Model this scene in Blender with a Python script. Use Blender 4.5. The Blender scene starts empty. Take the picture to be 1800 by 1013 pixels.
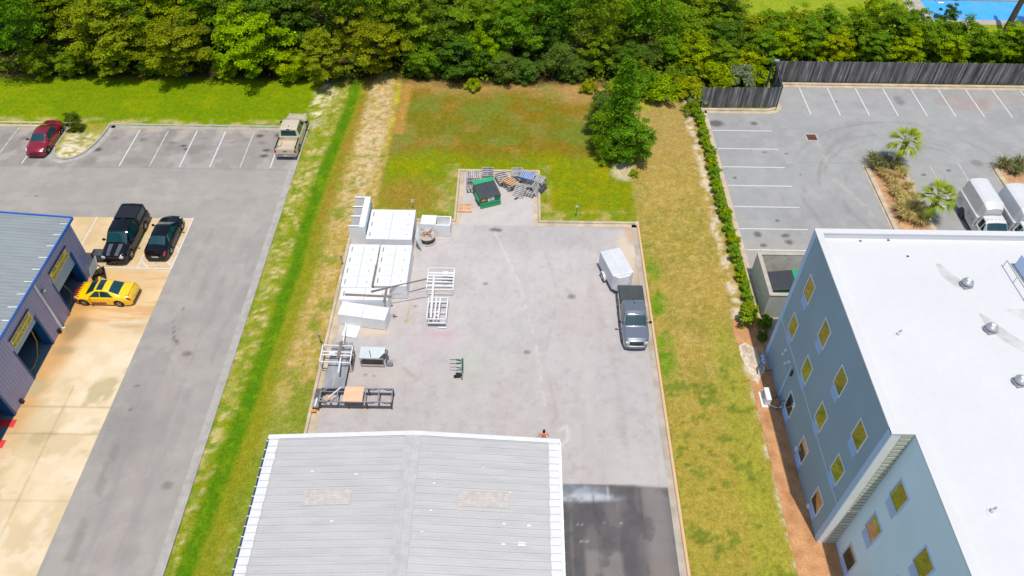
import bpy, bmesh, math, random
import numpy as np
from mathutils import Vector, Matrix
R_ = math.radians
SC = bpy.context.scene
COL = SC.collection
# ------------------------------------------------------------------ camera
CAM_H = 43.0
FPX = 1341.0
_y = np.array([25., -1452.5, FPX]); _y /= np.linalg.norm(_y)
_d = np.array([-15., 1238.5, FPX]); _d -= _y * (_y @ _d); _d /= np.linalg.norm(_d)
_z = -_d; _x = np.cross(_y, _z)
if _x[0] < 0: _x = -_x
ROT = np.array([_x, _y, _z])
cam = bpy.data.objects.new('camera', bpy.data.cameras.new('camera'))
COL.objects.link(cam)
cam.data.sensor_width = 36.0
cam.data.lens = FPX * 36.0 / 1800.0
cam.data.clip_start = 0.5
cam.data.clip_end = 2000
mw = Matrix.Identity(4)
for i in range(3):
    mw[i][0] = ROT[i, 0]; mw[i][1] = -ROT[i, 1]; mw[i][2] = -ROT[i, 2]
mw[2][3] = CAM_H
cam.matrix_world = mw
SC.camera = cam
# ------------------------------------------------------------------ light
SUN_EL, SUN_AZ_X, SUN_AZ_Y = R_(75.0), 0.24, -0.97     # the sun stands high, a little behind and right of the camera
w = bpy.data.worlds.new('World'); SC.world = w; w.use_nodes = True
nt = w.node_tree; bg = nt.nodes['Background']
sky = nt.nodes.new('ShaderNodeTexSky'); sky.sky_type = 'NISHITA'; sky.sun_disc = False
sky.sun_elevation = SUN_EL; sky.sun_rotation = math.atan2(SUN_AZ_X, SUN_AZ_Y)
sky.air_density = 1.0; sky.dust_density = 1.0
nt.links.new(sky.outputs[0], bg.inputs[0]); bg.inputs[1].default_value = 0.15
sun = bpy.data.objects.new('sun', bpy.data.lights.new('sun', 'SUN')); COL.objects.link(sun)
sun.data.energy = 3.8; sun.data.angle = R_(0.53); sun.data.color = (1.0, 0.94, 0.835)
sdir = Vector((SUN_AZ_X * math.cos(SUN_EL), SUN_AZ_Y * math.cos(SUN_EL), math.sin(SUN_EL)))
sun.rotation_euler = sdir.to_track_quat('Z', 'Y').to_euler()
sun.location = (20, -30, 120)
SC.view_settings.view_transform = 'Standard'; SC.view_settings.look = 'None'
SC.view_settings.exposure = 0.0; SC.view_settings.gamma = 1.0

def G(u, v, h=0.0):
    """where the ray of photo pixel (u, v) meets the level h"""
    wd = ROT @ np.array([u - 900., v - 506.5, FPX]); t = (h - CAM_H) / wd[2]
    return Vector((wd[0] * t, wd[1] * t, h))
# ------------------------------------------------------------------ mesh helpers
class MB:
    def __init__(s): s.v = []; s.f = []
    def add(s, vs, fs):
        n = len(s.v); s.v += [tuple(p) for p in vs]; s.f += [tuple(i + n for i in f) for f in fs]; return s
    def box(s, x0, x1, y0, y1, z0, z1, m=None):
        p = [Vector((x, y, z)) for z in (z0, z1) for y in (y0, y1) for x in (x0, x1)]
        if m is not None: p = [m @ q for q in p]
        return s.add(p, [(0, 2, 3, 1), (4, 5, 7, 6), (0, 1, 5, 4), (1, 3, 7, 5), (3, 2, 6, 7), (2, 0, 4, 6)])
    def bar(s, a, b, w, h=None, up=(0, 0, 1)):
        a = Vector(a); b = Vector(b); h = h or w
        d = (b - a).normalized(); u = Vector(up)
        if abs(d.dot(u)) > .98: u = Vector((0, 1, 0))
        r = d.cross(u).normalized(); u = r.cross(d).normalized()
        p = [q + r * (sx * w / 2) + u * (sz * h / 2) for q in (a, b) for sx, sz in ((-1, -1), (1, -1), (1, 1), (-1, 1))]
        return s.add(p, [(3, 2, 1, 0), (4, 5, 6, 7), (0, 1, 5, 4), (1, 2, 6, 5), (2, 3, 7, 6), (3, 0, 4, 7)])
    def tube(s, pts, r, n=8, cap=True):
        pts = [Vector(p) for p in pts]; k = len(pts); rs = r if isinstance(r, (list, tuple)) else [r] * k
        base = len(s.v); vs = []; fs = []; prev = None
        for i, p in enumerate(pts):
            d = (pts[min(i + 1, k - 1)] - pts[max(i - 1, 0)]).normalized()
            if prev is None:
                a = Vector((0, 0, 1)) if abs(d.z) < .9 else Vector((1, 0, 0)); u = d.cross(a).normalized()
            else:
                u = (prev - d * prev.dot(d)).normalized()
            prev = u; v = d.cross(u)
            for j in range(n):
                t = 2 * math.pi * j / n; vs.append(p + (u * math.cos(t) + v * math.sin(t)) * rs[i])
        for i in range(k - 1):
            for j in range(n):
                fs.append((i * n + j, i * n + (j + 1) % n, (i + 1) * n + (j + 1) % n, (i + 1) * n + j))
        if cap: fs.append(tuple(range(n - 1, -1, -1))); fs.append(tuple((k - 1) * n + j for j in range(n)))
        return s.add(vs, fs)
    def lathe(s, prof, c=(0, 0, 0), n=20, axis='z'):
        vs = []; fs = []; k = len(prof); c = Vector(c)
        for r, z in prof:
            for j in range(n):
                t = 2 * math.pi * j / n; p = (r * math.cos(t), r * math.sin(t), z)
                if axis == 'y': p = (p[0], p[2], p[1])
                if axis == 'x': p = (p[2], p[0], p[1])
                vs.append(c + Vector(p))
        for i in range(k - 1):
            for j in range(n): fs.append((i * n + j, i * n + (j + 1) % n, (i + 1) * n + (j + 1) % n, (i + 1) * n + j))
        fs.append(tuple(range(n - 1, -1, -1))); fs.append(tuple((k - 1) * n + j for j in range(n)))
        return s.add(vs, fs)
    def prism(s, poly, z0, z1):
        n = len(poly); vs = [(x, y, z0) for x, y in poly] + [(x, y, z1) for x, y in poly]
        return s.add(vs, [tuple(range(n - 1, -1, -1)), tuple(range(n, 2 * n))] + [(i, (i + 1) % n, n + (i + 1) % n, n + i) for i in range(n)])
    def quad(s, *p): return s.add(p, [tuple(range(len(p)))])
    def grid(s, rows):
        n = len(rows[0]); vs = [p for r in rows for p in r]
        return s.add(vs, [(i * n + j, i * n + j + 1, (i + 1) * n + j + 1, (i + 1) * n + j) for i in range(len(rows) - 1) for j in range(n - 1)])
    def build(s, name, mat=None, parent=None, smooth=None, bevel=0.0, loc=None, fix=True):
        me = bpy.data.meshes.new(name); me.from_pydata(s.v, [], s.f); me.update()
        if fix or bevel:
            bm = bmesh.new(); bm.from_mesh(me)
            if bevel:
                es = [e for e in bm.edges if len(e.link_faces) == 2 and e.calc_face_angle(0) > .6]
                bmesh.ops.bevel(bm, geom=es, offset=bevel, segments=2, affect='EDGES', profile=.5, clamp_overlap=True)
            bmesh.ops.recalc_face_normals(bm, faces=bm.faces)
            bm.to_mesh(me); bm.free()
        o = bpy.data.objects.new(name, me); COL.objects.link(o)
        if mat: me.materials.append(mat)
        if smooth is not None:
            me.polygons.foreach_set('use_smooth', [True] * len(me.polygons))
            try: me.set_sharp_from_angle(angle=R_(smooth))
            except Exception: pass
        if parent is not None: o.parent = parent
        if loc is not None: o.location = loc
        return o
def tag(o, label=None, cat=None, group=None, kind=None):
    if label: o['label'] = label
    if cat: o['category'] = cat
    if group: o['group'] = group
    if kind: o['kind'] = kind
    return o
def thing(name, label, cat, loc=(0, 0, 0), rz=0.0, group=None):
    o = bpy.data.objects.new(name, None); COL.objects.link(o); o.empty_display_size = .3
    o.location = loc; o.rotation_euler = (0, 0, rz)
    return tag(o, label, cat, group)
def setting(o, label=None): return tag(o, label, None, None, 'structure')
KIDS = {}
def kids(o):
    return [c for c in bpy.data.objects if c.parent == o]
def copy_tree(o, parent=None):
    c = o.copy(); COL.objects.link(c)
    for k in ('label', 'group'):
        if parent is None and k in c and k == 'label': del c[k]
    if parent is not None: c.parent = parent
    for ch in kids(o): copy_tree(ch, c)
    return c
ORD = ['first', 'second', 'third', 'fourth', 'fifth', 'sixth', 'seventh', 'eighth', 'ninth', 'tenth', 'eleventh', 'twelfth', 'thirteenth', 'fourteenth', 'fifteenth', 'sixteenth', 'seventeenth', 'eighteenth', 'nineteenth', 'twentieth', 'twenty-first', 'twenty-second', 'twenty-third', 'twenty-fourth', 'twenty-fifth', 'twenty-sixth', 'twenty-seventh', 'twenty-eighth', 'twenty-ninth', 'thirtieth']
# ------------------------------------------------------------------ materials
def lin(c):
    return tuple(((x / 255. / 12.92) if x <= 10.3 else ((x / 255. + .055) / 1.055) ** 2.4) for x in c)
def mat(name, col, rough=.7, metal=0.0, var=.12, sc=1.5, fine=.08, fsc=14., bump=0.0, bsc=30., coat=0.0, tint=None, stretch=None, spec=None, objrand=0.0, island=0.0):
    m = bpy.data.materials.new(name); m.use_nodes = True; n = m.node_tree.nodes; L = m.node_tree.links
    b = n['Principled BSDF']; b.inputs['Roughness'].default_value = rough; b.inputs['Metallic'].default_value = metal
    if spec is not None: b.inputs['Specular IOR Level'].default_value = spec
    if coat: b.inputs['Coat Weight'].default_value = coat; b.inputs['Coat Roughness'].default_value = .05
    tc = n.new('ShaderNodeTexCoord'); mp = n.new('ShaderNodeMapping')
    L.new(tc.outputs['Object'], mp.inputs[0])
    if stretch: mp.inputs['Scale'].default_value = stretch
    n1 = n.new('ShaderNodeTexNoise'); n1.inputs['Scale'].default_value = sc; n1.inputs['Detail'].default_value = 5
    n2 = n.new('ShaderNodeTexNoise'); n2.inputs['Scale'].default_value = fsc; n2.inputs['Detail'].default_value = 3
    L.new(mp.outputs[0], n1.inputs[0]); L.new(mp.outputs[0], n2.inputs[0])
    mx = n.new('ShaderNodeMix'); mx.data_type = 'RGBA'
    c2 = tint if tint else tuple(x * (1 - 2 * var) for x in col)
    mr = n.new('ShaderNodeMapRange'); mr.inputs[1].default_value = .35; mr.inputs[2].default_value = .68
    L.new(n1.outputs[0], mr.inputs[0]); L.new(mr.outputs[0], mx.inputs[0])
    mx.inputs[6].default_value = (*col, 1); mx.inputs[7].default_value = (*c2, 1)
    hs = n.new('ShaderNodeHueSaturation'); L.new(mx.outputs[2], hs.inputs['Color'])
    ma = n.new('ShaderNodeMapRange'); ma.inputs[1].default_value = .25; ma.inputs[2].default_value = .75
    ma.inputs[3].default_value = 1 - fine; ma.inputs[4].default_value = 1 + fine
    L.new(n2.outputs[0], ma.inputs[0])
    val = ma.outputs[0]
    if objrand:
        oi = n.new('ShaderNodeObjectInfo'); mr2 = n.new('ShaderNodeMapRange'); mr2.inputs[3].default_value = 1 - objrand; mr2.inputs[4].default_value = 1 + objrand
        L.new(oi.outputs['Random'], mr2.inputs[0]); mm = n.new('ShaderNodeMath'); mm.operation = 'MULTIPLY'
        L.new(val, mm.inputs[0]); L.new(mr2.outputs[0], mm.inputs[1]); val = mm.outputs[0]
    if island:
        ge = n.new('ShaderNodeNewGeometry'); mr4 = n.new('ShaderNodeMapRange'); mr4.inputs[3].default_value = 1 - island; mr4.inputs[4].default_value = 1 + island
        L.new(ge.outputs['Random Per Island'], mr4.inputs[0]); m4 = n.new('ShaderNodeMath'); m4.operation = 'MULTIPLY'
        L.new(val, m4.inputs[0]); L.new(mr4.outputs[0], m4.inputs[1]); val = m4.outputs[0]
    L.new(val, hs.inputs['Value']); L.new(hs.outputs[0], b.inputs['Base Color'])
    if bump:
        n3 = n.new('ShaderNodeTexNoise'); n3.inputs['Scale'].default_value = bsc; n3.inputs['Detail'].default_value = 4
        L.new(mp.outputs[0], n3.inputs[0]); bp = n.new('ShaderNodeBump'); bp.inputs['Strength'].default_value = bump; bp.inputs['Distance'].default_value = .05
        L.new(n3.outputs[0], bp.inputs['Height']); L.new(bp.outputs[0], b.inputs['Normal'])
    return m
def attr_mat(name, rough, fsc, famt, msc, mamt, bump, bsc, hue=0.0, cracks=0.0):
    """surface whose colour map is the mesh's own colour attribute, broken up by fine noise"""
    m = bpy.data.materials.new(name); m.use_nodes = True; n = m.node_tree.nodes; L = m.node_tree.links
    b = n['Principled BSDF']; b.inputs['Roughness'].default_value = rough; b.inputs['Specular IOR Level'].default_value = .08
    at = n.new('ShaderNodeAttribute'); at.attribute_name = 'tone'
    tc = n.new('ShaderNodeTexCoord')
    def noise(s, d): 
        q = n.new('ShaderNodeTexNoise'); q.inputs['Scale'].default_value = s; q.inputs['Detail'].default_value = d; q.inputs['Roughness'].default_value = .65
        L.new(tc.outputs['Object'], q.inputs[0]); return q
    a = noise(fsc, 6); c = noise(msc, 5)
    def rng(src, lo, hi):
        r = n.new('ShaderNodeMapRange'); r.inputs[1].default_value = .28; r.inputs[2].default_value = .72; r.inputs[3].default_value = lo; r.inputs[4].default_value = hi
        L.new(src.outputs[0], r.inputs[0]); return r
    m1 = rng(a, 1 - famt, 1 + famt); m2 = rng(c, 1 - mamt, 1 + mamt)
    mu = n.new('ShaderNodeMath'); mu.operation = 'MULTIPLY'; L.new(m1.outputs[0], mu.inputs[0]); L.new(m2.outputs[0], mu.inputs[1])
    v = mu.outputs[0]
    if cracks:
        vo = n.new('ShaderNodeTexVoronoi'); vo.feature = 'DISTANCE_TO_EDGE'; vo.inputs['Scale'].default_value = .17
        dn = noise(.9, 4); av = n.new('ShaderNodeVectorMath'); av.operation = 'MULTIPLY_ADD'
        L.new(dn.outputs['Color'], av.inputs[0]); av.inputs[1].default_value = (2.5, 2.5, 0); L.new(tc.outputs['Object'], av.inputs[2]); L.new(av.outputs[0], vo.inputs[0])
        cr = n.new('ShaderNodeMapRange'); cr.inputs[1].default_value = 0.001; cr.inputs[2].default_value = .006; cr.inputs[3].default_value = 1 - cracks; cr.inputs[4].default_value = 1
        L.new(vo.outputs['Distance'], cr.inputs[0]); mc = n.new('ShaderNodeMath'); mc.operation = 'MULTIPLY'; L.new(v, mc.inputs[0]); L.new(cr.outputs[0], mc.inputs[1]); v = mc.outputs[0]
    hs = n.new('ShaderNodeHueSaturation'); L.new(at.outputs['Color'], hs.inputs['Color']); L.new(v, hs.inputs['Value'])
    if hue:
        hn = noise(msc * 2.3, 4); hr = rng(hn, .5 - hue, .5 + hue); L.new(hr.outputs[0], hs.inputs['Hue'])
    L.new(hs.outputs[0], b.inputs['Base Color'])
    bp = n.new('ShaderNodeBump'); bp.inputs['Strength'].default_value = bump; bp.inputs['Distance'].default_value = .06
    bn = noise(bsc, 5); L.new(bn.outputs[0], bp.inputs['Height']); L.new(bp.outputs[0], b.inputs['Normal'])
    return m
def leaf_mat(name, col, hue=.02, val=.42, trans=.38):
    m = bpy.data.materials.new(name); m.use_nodes = True; n = m.node_tree.nodes; L = m.node_tree.links
    out = n['Material Output']; n.remove(n['Principled BSDF'])
    ge = n.new('ShaderNodeNewGeometry'); oi = n.new('ShaderNodeObjectInfo')
    hs = n.new('ShaderNodeHueSaturation'); hs.inputs['Color'].default_value = (*col, 1)
    r1 = n.new('ShaderNodeMapRange'); r1.inputs[3].default_value = 1 - val; r1.inputs[4].default_value = 1 + val
    L.new(ge.outputs['Random Per Island'], r1.inputs[0])
    tc = n.new('ShaderNodeTexCoord'); no = n.new('ShaderNodeTexNoise'); no.inputs['Scale'].default_value = .8; L.new(tc.outputs['Object'], no.inputs[0])
    r2 = n.new('ShaderNodeMapRange'); r2.inputs[1].default_value = .3; r2.inputs[2].default_value = .7; r2.inputs[3].default_value = .75; r2.inputs[4].default_value = 1.25; L.new(no.outputs[0], r2.inputs[0])
    r3 = n.new('ShaderNodeMapRange'); r3.inputs[3].default_value = .5 - hue * .5; r3.inputs[4].default_value = .5 + hue * 1.5; L.new(oi.outputs['Random'], r3.inputs[0])
    mu = n.new('ShaderNodeMath'); mu.operation = 'MULTIPLY'; L.new(r1.outputs[0], mu.inputs[0]); L.new(r2.outputs[0], mu.inputs[1])
    L.new(mu.outputs[0], hs.inputs['Value']); L.new(r3.outputs[0], hs.inputs['Hue'])
    d = n.new('ShaderNodeBsdfDiffuse'); t = n.new('ShaderNodeBsdfTranslucent'); mx = n.new('ShaderNodeMixShader'); mx.inputs[0].default_value = trans
    L.new(hs.outputs[0], d.inputs[0]); L.new(hs.outputs[0], t.inputs[0]); L.new(d.outputs[0], mx.inputs[1]); L.new(t.outputs[0], mx.inputs[2]); L.new(mx.outputs[0], out.inputs[0])
    return m
def glass_mat(name, col=(.012, .02, .022), rough=.06, refl=0.0):
    m = bpy.data.materials.new(name); m.use_nodes = True; b = m.node_tree.nodes['Principled BSDF']
    b.inputs['Base Color'].default_value = (*col, 1); b.inputs['Roughness'].default_value = rough; b.inputs['Metallic'].default_value = refl
    b.inputs['IOR'].default_value = 1.6; b.inputs['Coat Weight'].default_value = .6; b.inputs['Coat Roughness'].default_value = .03
    return m
M = {}
M['white'] = mat('white_panel', (.80, .80, .795), .5, var=.03, fine=.02)
M['white_paint'] = mat('white_paint', (.70, .70, .70), .45, var=.04, fine=.03)
M['roofwhite'] = mat('white_membrane', (.60, .60, .605), .6, var=.02, sc=.25, fine=.02, fsc=3)
M['metalroof'] = mat('pale_metal_roof', (.50, .49, .48), .45, metal=.1, var=.05, sc=.5, fine=.04, stretch=(1, 6, 1))
M['roofcoat'] = mat('white_roof_coating', (.66, .66, .65), .6, var=.04)
M['ridge'] = mat('weathered_ridge_cap', (.46, .445, .43), .7, var=.08, sc=2)
M['skylight'] = mat('yellowed_skylight', (.55, .50, .46), .5, var=.1, sc=4)
M['grey_roof'] = mat('grey_metal_roof', (.30, .33, .33), .4, metal=.15, var=.06, sc=.5, stretch=(1, 5, 1))
M['bluetrim'] = mat('blue_trim', lin((30, 105, 190)), .4, var=.05)
M['navytrim'] = mat('navy_door_jamb', lin((10, 75, 130)), .45, var=.08)
M['navy'] = mat('navy_strip', lin((40, 60, 105)), .5, var=.08)
M['mauve'] = mat('mauve_metal_siding', lin((158, 156, 184)), .5, var=.06, sc=.6)
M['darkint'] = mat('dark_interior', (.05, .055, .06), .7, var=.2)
M['baydoor'] = mat('pale_roll_door', lin((150, 170, 185)), .5, var=.05)
M['baynfloor'] = mat('grey_painted_floor', lin((110, 130, 138)), .5, var=.12)
M['yellow_sign'] = mat('yellow_banner', lin((215, 200, 90)), .5, var=.06)
M['ink'] = mat('dark_lettering', (.03, .03, .035), .6)
M['rustleg'] = mat('rusty_leg_paint', lin((105, 86, 66)), .8, var=.2)
M['dark_lamp'] = mat('dark_red_lamp', (.09, .008, .012), .3)
M['red_paint'] = mat('red_paint', lin((225, 60, 60)), .6, var=.08)
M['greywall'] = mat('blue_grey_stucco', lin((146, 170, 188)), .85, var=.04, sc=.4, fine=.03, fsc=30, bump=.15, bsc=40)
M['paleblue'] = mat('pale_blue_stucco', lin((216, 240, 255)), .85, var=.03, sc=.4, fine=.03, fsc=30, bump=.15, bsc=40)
M['bandtrim'] = mat('pale_trim', lin((214, 222, 230)), .6, var=.03)
M['louvre'] = mat('blue_grey_louvre', lin((168, 200, 240)), .5, var=.04)
M['standtop'] = mat('galvanised_sheet_top', lin((196, 204, 204)), .45, var=.06)
M['louvre_pale'] = mat('pale_louvre', lin((190, 208, 238)), .5, var=.04)
M['window'] = glass_mat('reflective_window', (.25, .29, .26), .03, 1.0)
M['fence'] = mat('weathered_fence_board', (.19, .185, .185), .85, var=.35, sc=1.2, fine=.25, fsc=6, stretch=(2.5, 2.5, .35), island=.6)
M['cmu'] = mat('concrete_block', (.68, .64, .56), .9, var=.12, sc=1.4, fine=.12)
M['stucco_tan'] = mat('painted_block', lin((190, 190, 175)), .85, var=.06, fine=.03)
M['cap_tan'] = mat('tan_concrete_cap', (.46, .42, .35), .85, var=.1, sc=2)
M['kerb'] = mat('tan_concrete_kerb', (.56, .46, .33), .9, var=.15, sc=1.2, fine=.12, bump=.2)
M['kerb_orange'] = mat('rust_stained_kerb', (.64, .39, .18), .9, var=.14, sc=1.5, fine=.12, tint=(.58, .44, .28))
M['gutter'] = mat('stained_concrete_gutter', (.46, .41, .35), .9, var=.12, sc=.8, fine=.1, tint=(.33, .27, .21))
M['kerb_pale'] = mat('pale_concrete_kerb', (.40, .38, .345), .9, var=.12, sc=1.5, fine=.1)
M['line'] = mat('white_road_paint', (.64, .64, .63), .8, var=.1, sc=5, fine=.12, fsc=40)
M['line_worn'] = mat('worn_white_road_paint', (.56, .53, .48), .8, var=.2, sc=3, fine=.15, fsc=30)
M['black'] = mat('black_plastic', (.012, .012, .014), .5, var=.1)
M['rubber'] = mat('tyre_rubber', (.016, .016, .017), .85)
M['rim'] = mat('alloy_rim', (.45, .45, .46), .3, metal=.9)
M['steel'] = mat('galvanised_steel', (.42, .43, .45), .45, metal=.35, var=.1)
M['darksteel'] = mat('dark_steel', (.10, .10, .11), .5, metal=.4, var=.2)
M['greysteel'] = mat('grey_painted_steel', (.30, .30, .31), .5, metal=.2, var=.15)
M['glass'] = glass_mat('car_glass', (.006, .045, .052), .05)
M['headlight'] = mat('clear_headlight', (.55, .57, .60), .15, coat=1)
M['taillight'] = mat('red_taillight', (.40, .012, .02), .2, coat=1)
M['chrome'] = mat('chrome', (.6, .6, .6), .15, metal=1)
M['plate'] = mat('number_plate', (.55, .56, .52), .5)
def paint(name, col, metal=.25, rough=.3): return mat(name, col, rough, metal=metal, var=.03, fine=.02, coat=1.0)
M['maroon'] = paint('maroon_paint', lin((140, 20, 42)))
M['tan'] = paint('pale_tan_paint', lin((206, 192, 168)), .1)
M['blackpaint'] = mat('black_paint', (.004, .005, .008), .10, var=.03, fine=.02, spec=.45)
M['blackcap'] = mat('matte_black_cap', (.012, .013, .016), .45)
M['bedcover'] = mat('grey_bed_cover', (.055, .062, .064), .6)
M['inset'] = mat('bluish_inset_panel', lin((190, 200, 214)), .6, var=.03)  # pale bluish panels on the partition's right side, their own colour
M['yellow'] = paint('yellow_paint', lin((250, 200, 0)), 0)
M['greypaint'] = paint('dark_grey_paint', lin((132, 138, 148)), .55, .3)
M['stripe'] = mat('grey_hood_stripe', (.09, .095, .105), .4)
M['vanwhite'] = paint('white_vehicle_paint', (.66, .66, .66), 0, .35)
M['trailer'] = mat('white_trailer_sheet', (.60, .61, .62), .4, var=.04)
M['green_bin'] = mat('green_bin_paint', lin((20, 105, 72)), .5, var=.15, sc=2, tint=lin((40, 85, 50)))
M['green_bright'] = mat('bright_green_paint', lin((30, 165, 105)), .5, var=.08)
M['binlid'] = mat('grey_black_lid', (.06, .068, .08), .6, var=.1)
M['orange'] = mat('orange_sticker', lin((250, 150, 20)), .5)
M['whitesticker'] = mat('white_sticker', (.62, .63, .66), .5)
M['pal_grey'] = mat('weathered_pallet_wood', (.50, .47, .465), .9, var=.25, sc=2, fine=.2, objrand=.15)
M['pal_tan'] = mat('fresh_pallet_wood', lin((225, 175, 130)), .85, var=.15, sc=3, fine=.12)
M['pal_pale'] = mat('pale_pallet_wood', (.52, .50, .47), .85, var=.15, sc=3)
M['pal_blue'] = mat('blue_pallet_paint', lin((20, 115, 205)), .6, var=.1)
M['pal_bluetop'] = mat('faded_blue_boards', lin((165, 185, 215)), .7, var=.12, sc=2)
M['pal_dark'] = mat('dark_plastic_pallet', (.09, .09, .10), .6, var=.1)
M['ply'] = mat('plywood', lin((225, 182, 148)), .8, var=.06, sc=2, stretch=(.6, 3, 1))
M['oldply'] = mat('grey_weathered_plywood', (.34, .34, .36), .9, var=.22, sc=1.2, fine=.2, fsc=5, stretch=(3, .5, 1))
M['brownwood'] = mat('old_brown_board', (.24, .18, .15), .9, var=.2, sc=3)
M['spoolwood'] = mat('cable_drum_wood', (.48, .41, .36), .85, var=.12, sc=3)
M['mulch'] = mat('pine_straw_mulch', lin((198, 148, 102)), .95, var=.15, sc=1.2, fine=.3, fsc=18, bump=.6, bsc=16, tint=lin((170, 120, 78)))
M['soil'] = mat('brown_bed_soil', lin((196, 154, 112)), .95, var=.15, sc=1.5, fine=.25, fsc=12, bump=.5)
M['skin'] = mat('sunburnt_skin', lin((222, 150, 118)), .55, var=.05)
M['hair'] = mat('dark_hair', (.012, .009, .008), .7)
M['shorts'] = mat('tan_shorts', lin((190, 150, 95)), .85)
M['trunk'] = mat('tree_bark', (.10, .075, .055), .95, var=.25, sc=4, bump=.4)
M['palmtrunk'] = mat('palm_bark', (.20, .17, .14), .95, var=.3, sc=6, bump=.6)
M['wire'] = mat('rusty_wire', lin((140, 95, 70)), .8, var=.2)
M['pool'] = mat('pool_water', lin((55, 168, 236)), .12, var=.06, sc=.6, tint=lin((92, 166, 240)))
M['pooldeck'] = mat('pool_deck_concrete', (.42, .38, .33), .9, var=.08)
M['yellowhose'] = mat('yellow_hose', lin((200, 175, 60)), .5)
M['drain'] = mat('rusty_grate', lin((105, 60, 50)), .8, var=.2)
M['red_ball'] = mat('red_can', lin((205, 40, 45)), .4)
M['glasspanel'] = mat('grey_screen_panel', lin((140, 148, 142)), .4, var=.06)
# ------------------------------------------------------------------ colour maps of the ground
def _hash(ix, iy, s):
    v = np.sin(ix * 127.1 + iy * 311.7 + s * 74.7) * 43758.5453; return v - np.floor(v)
def vnoise(x, y, s=0):
    ix = np.floor(x); iy = np.floor(y); fx = x - ix; fy = y - iy
    fx = fx * fx * (3 - 2 * fx); fy = fy * fy * (3 - 2 * fy)
    a = _hash(ix, iy, s); b = _hash(ix + 1, iy, s); c = _hash(ix, iy + 1, s); d = _hash(ix + 1, iy + 1, s)
    return (a * (1 - fx) + b * fx) * (1 - fy) + (c * (1 - fx) + d * fx) * fy
def fbm(x, y, sc, s=0, o=4):
    r = 0; a = .5; t = 0
    for i in range(o): r = r + a * vnoise(x * sc + 17 * i, y * sc + 9 * i, s + i); t += a; a *= .55; sc *= 2.1
    return r / t
def sst(a, b, x): t = np.clip((x - a) / (b - a + 1e-9), 0, 1); return t * t * (3 - 2 * t)
def band(x, a, b, s): return sst(a - s, a + s, x) * (1 - sst(b - s, b + s, x))
def blob(X, Y, cx, cy, rx, ry, s=.4, seed=0, wob=.5, sc=.8):
    d = np.sqrt(((X - cx) / rx) ** 2 + ((Y - cy) / ry) ** 2) + wob * (fbm(X, Y, sc, seed) - .5)
    return 1 - sst(1 - s, 1 + s, d)
def mixc(C, col, wgt):
    c = np.array(lin(col)); return C + (c - C) * wgt[..., None]
def seg_d(X, Y, pts):
    d = np.full(X.shape, 1e9)
    for (ax, ay), (bx, by) in zip(pts[:-1], pts[1:]):
        t = np.clip(((X - ax) * (bx - ax) + (Y - ay) * (by - ay)) / ((bx - ax) ** 2 + (by - ay) ** 2 + 1e-9), 0, 1)
        d = np.minimum(d, np.hypot(X - ax - t * (bx - ax), Y - ay - t * (by - ay)))
    return d
def sheet(name, xs, ys, zfun, cfun, m, label=None):
    X, Y = np.meshgrid(np.array(xs), np.array(ys)); Z = zfun(X, Y) if callable(zfun) else np.full(X.shape, float(zfun))
    C = np.clip(cfun(X, Y), .001, 1)
    ny, nx = X.shape
    co = np.stack([X, Y, Z], -1).reshape(-1).astype(np.float32)
    me = bpy.data.meshes.new(name); me.vertices.add(nx * ny); me.vertices.foreach_set('co', co)
    i = (np.arange(ny - 1)[:, None] * nx + np.arange(nx - 1)[None, :]).reshape(-1)
    f = np.stack([i, i + 1, i + nx + 1, i + nx], -1).astype(np.int32)
    nf = len(f); me.loops.add(nf * 4); me.loops.foreach_set('vertex_index', f.reshape(-1))
    me.polygons.add(nf); me.polygons.foreach_set('loop_start', np.arange(nf, dtype=np.int32) * 4); me.polygons.foreach_set('loop_total', np.full(nf, 4, np.int32))
    me.polygons.foreach_set('use_smooth', np.ones(nf, bool)); me.update(calc_edges=True)
    ca = me.color_attributes.new('tone', 'FLOAT_COLOR', 'POINT')
    ca.data.foreach_set('color', np.concatenate([C, np.ones(C.shape[:2] + (1,))], -1).reshape(-1).astype(np.float32))
    me.materials.append(m); o = bpy.data.objects.new(name, me); COL.objects.link(o); return setting(o, label)
K = np.array([.84, .835, .80])     # photo brightness -> surface reflectance
def hill(X, Y):
    """grass level: a shallow swale west of the yard, pavements cut out"""
    z = .07 + .05 * (fbm(X, Y, .35, 3) - .5)
    z = z - .28 * np.exp(-((X - np.interp(Y, [14, 20, 27, 36, 46, 55, 66], [-18.7, -18.35, -17.9, -17.5, -17.3, -17.0, -16.3])) / 1.1) ** 2) * (Y < 66)
    def cut(z, x0, x1, y0, y1): return np.where((X > x0) & (X < x1) & (Y > y0) & (Y < y1), -.12, z)
    z = cut(z, -70, -19.7, -40, 59.9); z = cut(z, -13.5, 10.2, -40, 47.2); z = cut(z, -5, 2, 46, 53.7); z = cut(z, 18.3, 75, 34, 63.8); z = cut(z, 25.5, 75, 60, 68.7)
    z = cut(z, 18.1, 75, -40, 34); z = cut(z, 47.0, 62, 82.0, 87.6)
    return z
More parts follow.
